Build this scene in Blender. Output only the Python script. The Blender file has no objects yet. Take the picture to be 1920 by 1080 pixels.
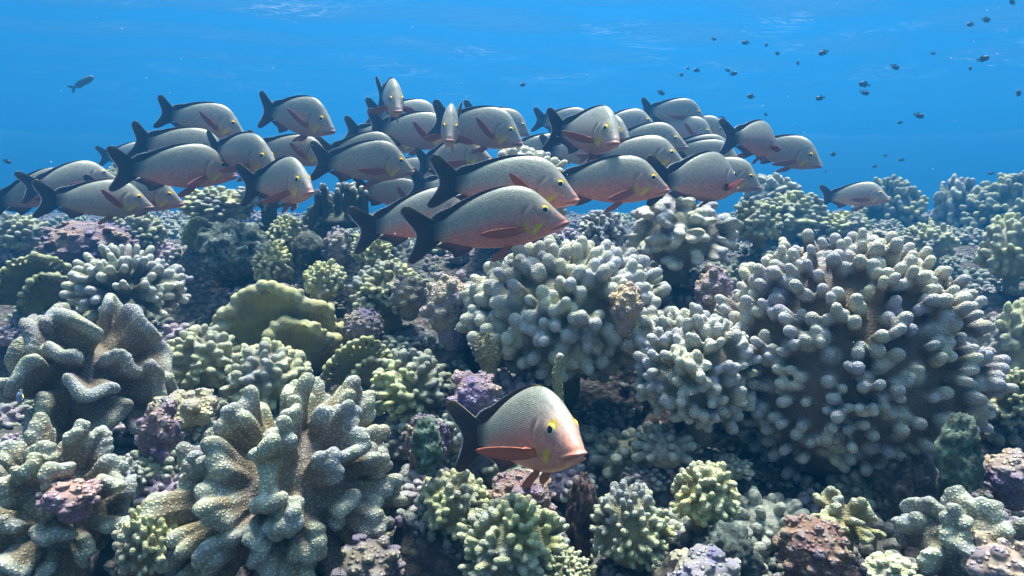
import bpy, bmesh, math, random
import numpy as np
from mathutils import Vector, Matrix, noise as mn
from mathutils.kdtree import KDTree

SC = bpy.context.scene
R = math.radians
# ------------------------------------------------------------------ camera
F_PX = 1251.0                       # focal length in pixels of the 1920 wide photograph
CAM = Vector((0.0, 0.0, 1.0))
PITCH = 9.5
cd = bpy.data.cameras.new('camera')
cam = bpy.data.objects.new('camera', cd)
SC.collection.objects.link(cam)
cam.location = CAM
cam.rotation_euler = (R(90 - PITCH), 0, 0)
cd.sensor_width = 36
cd.lens = F_PX / 1920 * 36
cd.clip_start = 0.05
cd.clip_end = 500
SC.camera = cam
# ------------------------------------------------------------------ world, sun, exposure
SUN_ELEV, SUN_AZ = 74.0, 10.0       # azimuth measured from +Y (into the picture) towards +X
W = bpy.data.worlds.new('World')
SC.world = W
W.use_nodes = True
nt = W.node_tree
bg = nt.nodes['Background']
sky = nt.nodes.new('ShaderNodeTexSky')
sky.sky_type = 'NISHITA'
sky.sun_disc = False
sky.sun_elevation = R(SUN_ELEV)
sky.sun_rotation = R(SUN_AZ)
tint = nt.nodes.new('ShaderNodeMix')
tint.data_type = 'RGBA'; tint.blend_type = 'MULTIPLY'
tint.inputs['Factor'].default_value = 1
tint.inputs[7].default_value = (1.0, 0.93, 0.58, 1)
nt.links.new(sky.outputs[0], tint.inputs[6])
nt.links.new(tint.outputs[2], bg.inputs['Color'])
bg.inputs['Strength'].default_value = 0.15
sd = bpy.data.lights.new('sun', 'SUN')
sd.energy = 4.2
sd.angle = R(18.0)
sd.color = (0.98, 1.0, 0.90)
sun = bpy.data.objects.new('sun', sd)
SC.collection.objects.link(sun)
to_sun = Vector((math.sin(R(SUN_AZ)) * math.cos(R(SUN_ELEV)), math.cos(R(SUN_AZ)) * math.cos(R(SUN_ELEV)), math.sin(R(SUN_ELEV))))
sun.rotation_euler = to_sun.to_track_quat('Z', 'Y').to_euler()
SC.view_settings.view_transform = 'Standard'
SC.view_settings.look = 'None'
SC.view_settings.exposure = 2.0
SC.view_settings.gamma = 1.0
cy = SC.cycles
cy.use_denoising = True
cy.max_bounces = 4
cy.diffuse_bounces = 2
cy.glossy_bounces = 2
cy.transmission_bounces = 2
cy.volume_bounces = 0
cy.transparent_max_bounces = 8
cy.caustics_reflective = False
cy.caustics_refractive = False

rng = random.Random(7)
nrng = np.random.default_rng(7)
COL = SC.collection
# ------------------------------------------------------------------ camera frame helpers
cp, sp = math.cos(R(PITCH)), math.sin(R(PITCH))
FWD = Vector((0, cp, -sp)); UPV = Vector((0, sp, cp)); RGT = Vector((1, 0, 0))
def at(px, py, d):
    return CAM + d * (FWD + RGT * ((px - 960) / F_PX) + UPV * ((540 - py) / F_PX))

def tag(o, label=None, cat=None, group=None, kind=None):
    if label: o['label'] = label
    if cat: o['category'] = cat
    if group: o['group'] = group
    if kind: o['kind'] = kind
    return o

def link(name, mesh, mat=None, parent=None):
    o = bpy.data.objects.new(name, mesh)
    COL.objects.link(o)
    if mat is not None and len(mesh.materials) == 0:
        mesh.materials.append(mat)
    if parent: o.parent = parent
    return o

def mesh_from(name, v, f, smooth=True):
    m = bpy.data.meshes.new(name)
    m.from_pydata([tuple(p) for p in v], [], f)
    m.update()
    if smooth:
        m.polygons.foreach_set('use_smooth', [True] * len(m.polygons))
    return m

def set_col(m, name, arr):
    a = m.color_attributes.new(name, 'FLOAT_COLOR', 'POINT')
    c = np.ones((len(m.vertices), 4), np.float32)
    c[:, :arr.shape[1]] = arr
    a.data.foreach_set('color', c.ravel())

def set_float(m, name, arr):
    a = m.attributes.new(name, 'FLOAT', 'POINT')
    a.data.foreach_set('value', np.asarray(arr, np.float32))

# ------------------------------------------------------------------ node helpers
class NT:
    def __init__(self, name):
        self.m = bpy.data.materials.new(name)
        self.m.use_nodes = True
        self.t = self.m.node_tree
        self.b = self.t.nodes['Principled BSDF']
        self.out = self.t.nodes['Material Output']
    def n(self, typ, **kw):
        nd = self.t.nodes.new(typ)
        for k, v in kw.items():
            if k.startswith('in_'):
                key = k[3:]
                key = int(key) if key.isdigit() else key.replace('_', ' ')
                s = nd.inputs[key]
                if hasattr(v, 'is_output'): self.t.links.new(v, s)
                else: s.default_value = v
            else:
                setattr(nd, k, v)
        return nd
    def l(self, a, b): self.t.links.new(a, b)
    def mix(self, fac, a, b, bl='MIX'):
        nd = self.t.nodes.new('ShaderNodeMix')
        nd.data_type = 'RGBA'; nd.blend_type = bl
        for s, v in ((nd.inputs[0], fac), (nd.inputs[6], a), (nd.inputs[7], b)):
            if hasattr(v, 'is_output'): self.l(v, s)
            else: s.default_value = v if not isinstance(v, tuple) or len(v) == 4 else (*v, 1)
        return nd.outputs[2]
    def math(self, op, a, b=0.0, c=None):
        nd = self.t.nodes.new('ShaderNodeMath'); nd.operation = op
        for i, v in enumerate((a, b) if c is None else (a, b, c)):
            if hasattr(v, 'is_output'): self.l(v, nd.inputs[i])
            else: nd.inputs[i].default_value = v
        return nd.outputs[0]
    def ramp(self, fac, stops):
        nd = self.t.nodes.new('ShaderNodeValToRGB')
        e = nd.color_ramp.elements
        while len(e) < len(stops): e.new(0.5)
        for el, (p, c) in zip(e, stops):
            el.position = p; el.color = (*c, 1) if len(c) == 3 else c
        self.l(fac, nd.inputs[0])
        return nd.outputs[0]
    def mr(self, v, a, b, c=0.0, d=1.0):
        nd = self.t.nodes.new('ShaderNodeMapRange')
        self.l(v, nd.inputs[0])
        for i, x in enumerate((a, b, c, d)): nd.inputs[i + 1].default_value = x
        return nd.outputs[0]

# ------------------------------------------------------------------ materials
def coral_mat(name, dot_scale, dot_lo, dot_hi, bump, tipmix=0.5, tipcol=(.62, .66, .6), mottle=0.35):
    k = NT(name)
    pos = k.n('ShaderNodeNewGeometry').outputs['Position']
    oi = k.n('ShaderNodeObjectInfo')
    base = oi.outputs['Color']
    tip = k.n('ShaderNodeAttribute', attribute_name='tip').outputs['Fac']
    warp = k.n('ShaderNodeTexNoise', in_Vector=pos, in_Scale=9.0, in_Detail=3.0)
    vor = k.n('ShaderNodeTexVoronoi', feature='SMOOTH_F1', in_Vector=pos, in_Scale=dot_scale, in_Smoothness=0.25)
    dots = k.mr(vor.outputs['Distance'], 0.12, 0.50, 1.0, 0.0)
    n1 = k.n('ShaderNodeTexNoise', in_Vector=pos, in_Scale=38.0, in_Detail=4.0, in_Roughness=.6)
    c = k.mix(k.math('MULTIPLY', tip, tipmix), base, k.mix(.72, base, tipcol))
    m1 = k.mr(warp.outputs['Fac'], .3, .7, 1 - mottle, 1 + mottle)
    c = k.mix(1.0, c, k.n('ShaderNodeCombineColor', in_0=m1, in_1=m1, in_2=k.mr(n1.outputs['Fac'], .3, .7, .82, 1.18)).outputs[0], 'MULTIPLY')
    c = k.mix(1.0, c, k.ramp(dots, [(0, (dot_lo,) * 3), (1, (dot_hi,) * 3)]), 'MULTIPLY')
    blot = k.mr(k.n('ShaderNodeTexNoise', in_Vector=pos, in_Scale=16.0, in_Detail=5.0, in_Roughness=.65).outputs['Fac'], .60, .68)
    c = k.mix(k.math('MULTIPLY', blot, k.math('SUBTRACT', .7, k.math('MULTIPLY', tip, .7))), c, (.16, .11, .10))
    k.l(c, k.b.inputs['Base Color'])
    k.b.inputs['Roughness'].default_value = .75
    k.b.inputs['Specular IOR Level'].default_value = .25
    h = k.math('ADD', dots, k.math('MULTIPLY', n1.outputs['Fac'], .6))
    bp = k.n('ShaderNodeBump', in_Height=h, in_Strength=.9, in_Distance=bump)
    k.l(bp.outputs[0], k.b.inputs['Normal'])
    return k.m

M_FINGER = coral_mat('coral_finger', 230, .66, 1.35, .0026, tipmix=1.0, tipcol=(.78, .77, .69), mottle=.25)
M_LOBE = coral_mat('coral_lobe', 215, .60, 1.55, .0015, tipmix=1.0, tipcol=(.50, .54, .46), mottle=.2)
M_KNOB = coral_mat('coral_knob', 260, .75, 1.2, .002, tipmix=1.0, tipcol=(.52, .54, .36))
M_NOD = coral_mat('coral_nodule', 120, .6, 1.3, .006, tipmix=.4, tipcol=(.45, .40, .46), mottle=.6)

def rock_mat():
    k = NT('reef_rock')
    pos = k.n('ShaderNodeNewGeometry').outputs['Position']
    a = k.n('ShaderNodeTexNoise', in_Vector=pos, in_Scale=6.0, in_Detail=8.0, in_Roughness=.65).outputs['Fac']
    b = k.n('ShaderNodeTexNoise', in_Vector=pos, in_Scale=23.0, in_Detail=6.0, in_Roughness=.7).outputs['Fac']
    v = k.n('ShaderNodeTexVoronoi', feature='SMOOTH_F1', in_Vector=pos, in_Scale=55.0, in_Smoothness=.4).outputs['Distance']
    c = k.ramp(a, [(.28, (.03, .04, .045)), (.42, (.10, .085, .09)), (.52, (.16, .17, .13)), (.62, (.12, .15, .15)), (.75, (.28, .24, .26))])
    pk = k.mr(b, .56, .66)
    c = k.mix(pk, c, (.30, .20, .28))
    wh = k.mr(k.n('ShaderNodeTexNoise', in_Vector=pos, in_Scale=31.0, in_Detail=6.0, in_Roughness=.7, in_Distortion=.6).outputs['Fac'], .60, .68)
    c = k.mix(wh, c, (.42, .44, .40))
    c = k.mix(1.0, c, k.ramp(v, [(.1, (1.25,) * 3), (.7, (.55,) * 3)]), 'MULTIPLY')
    c = k.mix(1.0, c, (.62, .55, .55), 'MULTIPLY')  # whole rock darkened, putting the shade under overhanging corals into its colour
    k.l(c, k.b.inputs['Base Color'])
    k.b.inputs['Roughness'].default_value = .9
    h = k.math('ADD', k.math('MULTIPLY', b, 1.5), k.math('MULTIPLY', v, -.9))
    bp = k.n('ShaderNodeBump', in_Height=h, in_Strength=1.0, in_Distance=.02)
    k.l(bp.outputs[0], k.b.inputs['Normal'])
    return k.m
M_ROCK = rock_mat()

def tinted_rock_mat(name, stops, scale):
    k = NT(name)
    pos = k.n('ShaderNodeNewGeometry').outputs['Position']
    a = k.n('ShaderNodeTexNoise', in_Vector=pos, in_Scale=scale, in_Detail=7.0, in_Roughness=.68, in_Distortion=.5).outputs['Fac']
    oi = k.n('ShaderNodeObjectInfo').outputs['Color']
    c = k.mix(1.0, k.ramp(a, stops), oi, 'MULTIPLY')
    k.l(c, k.b.inputs['Base Color'])
    k.b.inputs['Roughness'].default_value = .85
    v = k.n('ShaderNodeTexNoise', in_Vector=pos, in_Scale=90.0, in_Detail=4.0).outputs['Fac']
    bp = k.n('ShaderNodeBump', in_Height=k.math('ADD', a, k.math('MULTIPLY', v, .35)), in_Strength=1.0, in_Distance=.012)
    k.l(bp.outputs[0], k.b.inputs['Normal'])
    return k.m
M_BOULDER = tinted_rock_mat('encrusted_boulder', [(.32, (.05, .05, .05)), (.48, (.25, .25, .25)), (.58, (.6, .6, .6)), (.66, (1.5, 1.5, 1.5))], 40)

def rubble_mat():
    k = NT('rubble')
    pos = k.n('ShaderNodeNewGeometry')
    rnd = pos.outputs['Random Per Island']
    c = k.ramp(rnd, [(0, (.10, .09, .08)), (.2, (.24, .25, .17)), (.4, (.20, .16, .20)), (.55, (.30, .31, .24)), (.7, (.34, .26, .36)), (.85, (.16, .19, .16)), (1, (.40, .42, .36))])
    a = k.n('ShaderNodeTexNoise', in_Vector=pos.outputs['Position'], in_Scale=70.0, in_Detail=5.0).outputs['Fac']
    c = k.mix(1.0, c, k.ramp(a, [(.3, (.35,) * 3), (.7, (1.0,) * 3)]), 'MULTIPLY')
    k.l(c, k.b.inputs['Base Color'])
    k.b.inputs['Roughness'].default_value = .85
    bp = k.n('ShaderNodeBump', in_Height=a, in_Strength=1.0, in_Distance=.01)
    k.l(bp.outputs[0], k.b.inputs['Normal'])
    return k.m
M_RUBBLE = rubble_mat()

# ------------------------------------------------------------------ coral shapes
def tube(V, Fc, pts, rad, sides=10):
    """closed tapered tube with rounded ends along pts (list of Vector)"""
    P = [Vector(p) for p in pts]
    rings = []
    n = len(P)
    d0 = (P[1] - P[0]).normalized(); d1 = (P[-1] - P[-2]).normalized()
    for a in (80, 50, 22):
        rings.append((P[0] - d0 * rad[0] * math.sin(R(a)), rad[0] * math.cos(R(a)), d0))
    for i in range(n):
        d = (P[min(i + 1, n - 1)] - P[max(i - 1, 0)]).normalized()
        rings.append((P[i], rad[i], d))
    for a in (22, 45, 65, 82):
        rings.append((P[-1] + d1 * rad[-1] * math.sin(R(a)), rad[-1] * math.cos(R(a)), d1))
    ref = Vector((.3, .5, .8)) if abs(d0.dot(Vector((.3, .5, .8)).normalized())) < .9 else Vector((1, 0, 0))
    b = len(V)
    for c, r, d in rings:
        x = d.cross(ref).normalized(); y = d.cross(x)
        for k in range(sides):
            t = 2 * math.pi * k / sides
            V.append(c + (x * math.cos(t) + y * math.sin(t)) * r)
    m = len(rings)
    for i in range(m - 1):
        for k in range(sides):
            k2 = (k + 1) % sides
            Fc.append((b + i * sides + k, b + i * sides + k2, b + (i + 1) * sides + k2, b + (i + 1) * sides + k))
    Fc.append(tuple(b + k for k in range(sides))[::-1])
    Fc.append(tuple(b + (m - 1) * sides + k for k in range(sides)))

def blob(V, Fc, c, r, sub=2):
    bm = bmesh.new()
    bmesh.ops.create_icosphere(bm, subdivisions=sub, radius=1)
    b = len(V)
    bm.verts.ensure_lookup_table()
    for v in bm.verts:
        V.append(Vector((c[0] + v.co.x * r[0], c[1] + v.co.y * r[1], c[2] + v.co.z * r[2])))
    for f in bm.faces:
        Fc.append(tuple(b + v.index for v in f.verts))
    bm.free()

def remesh(name, V, Fc, voxel, tips, tiprad, smooth=3, jit=0.0, jscale=3.0):
    m = mesh_from(name + '_raw', V, Fc)
    o = bpy.data.objects.new(name + '_raw', m)
    COL.objects.link(o)
    md = o.modifiers.new('r', 'REMESH'); md.mode = 'VOXEL'; md.voxel_size = voxel
    if smooth:
        ms = o.modifiers.new('s', 'SMOOTH'); ms.iterations = smooth; ms.factor = .5
    dg = bpy.context.evaluated_depsgraph_get()
    dg.update()
    res = bpy.data.meshes.new_from_object(o.evaluated_get(dg))
    bpy.data.objects.remove(o); bpy.data.meshes.remove(m)
    res.name = name
    n = len(res.vertices)
    co = np.empty(n * 3, np.float32); res.vertices.foreach_get('co', co); co = co.reshape(-1, 3)
    if jit:
        off = np.array([mn.noise_vector(Vector(p) * jscale) for p in co], np.float32)
        co = co + off * jit
        res.vertices.foreach_set('co', co.ravel())
    kd = KDTree(len(tips))
    for i, t in enumerate(tips): kd.insert(t, i)
    kd.balance()
    dist = np.array([kd.find(p)[2] for p in co], np.float32)
    t = np.clip(1 - (dist - tiprad * .45) / (tiprad * 1.25), 0, 1)
    set_float(res, 'tip', t * t * (3 - 2 * t))
    res.polygons.foreach_set('use_smooth', [True] * len(res.polygons))
    res.update()
    return res

def dome_dirs(n, zmin, rg):
    out = []
    ga = math.pi * (3 - math.sqrt(5))
    for i in range(n):
        z = 1 - (i + .5) / n * (1 - zmin)
        r = math.sqrt(max(0, 1 - z * z))
        a = i * ga + rg.uniform(-.35, .35)
        out.append(Vector((r * math.cos(a), r * math.sin(a), z + rg.uniform(-.06, .06))).normalized())
    return out

ZS = 0.62                           # unit colonies: |x|,|y| <= 1, top at ASP, dome centre at .38 of it
ASP = 1.0
def dome_pt(d, r):
    return Vector((d.x * r, d.y * r, (.38 + d.z * r * ZS) * ASP))
def core_blob(V, Fc, core, stem=.24):
    blob(V, Fc, (0, 0, .38 * ASP), (core, core, core * ZS * ASP), 3)
    tube(V, Fc, [(0, .1, .3 * ASP), (0, .15, -.3)], [stem, stem], 16)

def finger_mesh(name, seed, n=120, rad=.055, inner=.5, fork=.5, voxel=.02, zmin=-.45, lean=.15, core=.66, base=1.3, wob=.09, rough=.13):
    rg = random.Random(seed)
    V, Fc, tips = [], [], []
    core_blob(V, Fc, core)
    for d in dome_dirs(n, zmin, rg):
        L = 1 + rg.uniform(-.12, .04) + rough * mn.noise(d * 2.1 + Vector((seed, 0, 0)))
        side = Vector((rg.uniform(-1, 1), rg.uniform(-1, 1), rg.uniform(-.5, 1))) * wob
        b = dome_pt(d, inner)
        tip = dome_pt(d, L - rad) + side + Vector((0, 0, lean * (1 - d.z) * .5))
        mid = b.lerp(tip, .55) + Vector((rg.uniform(-1, 1), rg.uniform(-1, 1), rg.uniform(-1, .2))) * .03
        r = rad * rg.uniform(.8, 1.2)
        if rg.random() < fork:
            k = rg.choice((2, 2, 3))
            ax = d.cross(Vector((rg.uniform(-1, 1), rg.uniform(-1, 1), rg.uniform(-1, 1)))).normalized()
            for j in range(k):
                o = ax * (j - (k - 1) / 2) * r * rg.uniform(2.3, 3.1)
                t2 = tip + o + d * rg.uniform(-.05, .03)
                tube(V, Fc, [b, mid + o * .25, t2.lerp(mid, .25) + o * .1, t2], [r * base, r * (base * .6 + .45), r, r * rg.uniform(.88, 1.05)])
                tips.append(t2)
        else:
            tube(V, Fc, [b, mid, tip], [r * base, r * (base * .5 + .45), r * rg.uniform(.9, 1.1)])
            tips.append(tip)
    return remesh(name, V, Fc, voxel, tips, rad * 1.3, smooth=2, jit=rad * .3, jscale=4)

def lobe_mesh(name, seed, n=26, rad=.07, width=.3, inner=.35, voxel=.022, zmin=-.3, core=.55, rays=6):
    rg = random.Random(seed)
    V, Fc, tips = [], [], []
    core_blob(V, Fc, core)
    for d in dome_dirs(n, zmin, rg):
        L = 1 + rg.uniform(-.2, .05)
        t = d.cross(Vector((rg.uniform(-1, 1), rg.uniform(-1, 1), rg.uniform(-.6, .6)))).normalized()
        nrm = d.cross(t)
        w = width * rg.uniform(.6, 1.25)
        ph = rg.uniform(0, 6.28)
        curl = rg.uniform(-1, 1) * .12
        r = rad * rg.uniform(.85, 1.15)
        b = dome_pt(d, inner)
        m_ = max(3, int(w / (r * .5)))
        for j in range(m_):
            u = (j / (m_ - 1)) * 2 - 1
            hgt = L - .10 * u * u - r + .022 * math.sin(ph + u * 4)
            tip = dome_pt(d, hgt) + t * u * w * .55 + nrm * (curl * u * u + .035 * math.sin(ph + u * 3.5))
            mid = b.lerp(tip, .5) + nrm * curl * .4
            tube(V, Fc, [b + t * u * w * .18, mid, tip], [r * 1.3, r * 1.1, r], 8)
            tips.append(tip)
    return remesh(name, V, Fc, voxel, tips, rad * 1.1, smooth=4, jit=rad * .5, jscale=4.5)

def nodule_mesh(name, seed, n=60, rad=.16, voxel=.035, zmin=-.5):
    rg = random.Random(seed)
    V, Fc, tips = [], [], []
    core_blob(V, Fc, .78, .5)
    for d in dome_dirs(n, zmin, rg):
        c = dome_pt(d, .82 + rg.uniform(-.12, .06))
        r = rad * rg.uniform(.6, 1.15)
        blob(V, Fc, c, (r, r, r * .85), 2)
        for q in range(2):
            o = Vector((rg.uniform(-1, 1), rg.uniform(-1, 1), rg.uniform(-.3, 1))).normalized() * r * .8
            blob(V, Fc, c + o, (r * .5,) * 3, 1)
        tips.append(c + d * r)
    return remesh(name, V, Fc, voxel, tips, rad * .9, smooth=1, jit=.035, jscale=6)

def fan_mesh(name, seed, voxel=.02, knobs=26):
    """thick half-round shelf seen from the front, its rim set with knobs"""
    rg = random.Random(seed)
    V, Fc, tips = [], [], []
    for layer, (yo, sc) in enumerate(((.0, 1.0), (-.28, .62), (.3, .8))):
        xo = (0, .45, -.35)[layer]
        m_ = int(knobs * sc)
        for i in range(m_):
            a = math.pi * (.02 + .96 * i / (m_ - 1))
            rr = sc * (1 + .06 * math.sin(3 * a + seed) + rg.uniform(-.06, .05))
            x, z = math.cos(a) * rr * .93 + xo * .6, math.sin(a) * rr * .86
            y = yo + .10 * math.sin(a * 4 + layer) - .12 * math.sin(a)
            tip = Vector((x, y - .30 * math.sin(a), max(z, .03) * ASP))
            b = Vector((xo * .6 + math.cos(a) * .12, yo + .12, -.05))
            for k in range(2):
                bb = b + Vector((0, .05 * k, 0))
                tube(V, Fc, [bb, bb.lerp(tip, .5) + Vector((0, .05, 0)), bb.lerp(tip, .9)], [.1, .075, .05], 8)
            r = rg.uniform(.07, .12)
            blob(V, Fc, tip, (r, r * 1.25, r), 2)
            if rg.random() < .6:
                o = Vector((rg.uniform(-.05, .05), rg.uniform(-.14, .1), rg.uniform(.0, .07)))
                blob(V, Fc, tip + o, (r * .7,) * 3, 1)
            tips.append(tip)
    tube(V, Fc, [(-.1, .1, .1), (0, .1, -.35)], [.3, .35], 12)
    return remesh(name, V, Fc, voxel, tips, .10, smooth=1, jit=.02, jscale=5)

def boulder_mesh(name, seed, sub=5, amp=.28):
    bm = bmesh.new()
    bmesh.ops.create_icosphere(bm, subdivisions=sub, radius=1)
    off = Vector((seed * 3.1, seed * 1.7, seed * 2.3))
    for v in bm.verts:
        p = v.co.copy()
        k = 1 + amp * mn.fractal(p * 1.4 + off, .8, 2.1, 5) + .08 * mn.fractal(p * 5 + off, .9, 2.0, 3)
        v.co = Vector((p.x * k * .85, p.y * k * .85, (.42 + p.z * k * .52) * ASP))
    m = bpy.data.meshes.new(name)
    bm.to_mesh(m); bm.free()
    m.polygons.foreach_set('use_smooth', [True] * len(m.polygons))
    set_float(m, 'tip', np.zeros(len(m.vertices)))
    return m

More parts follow.
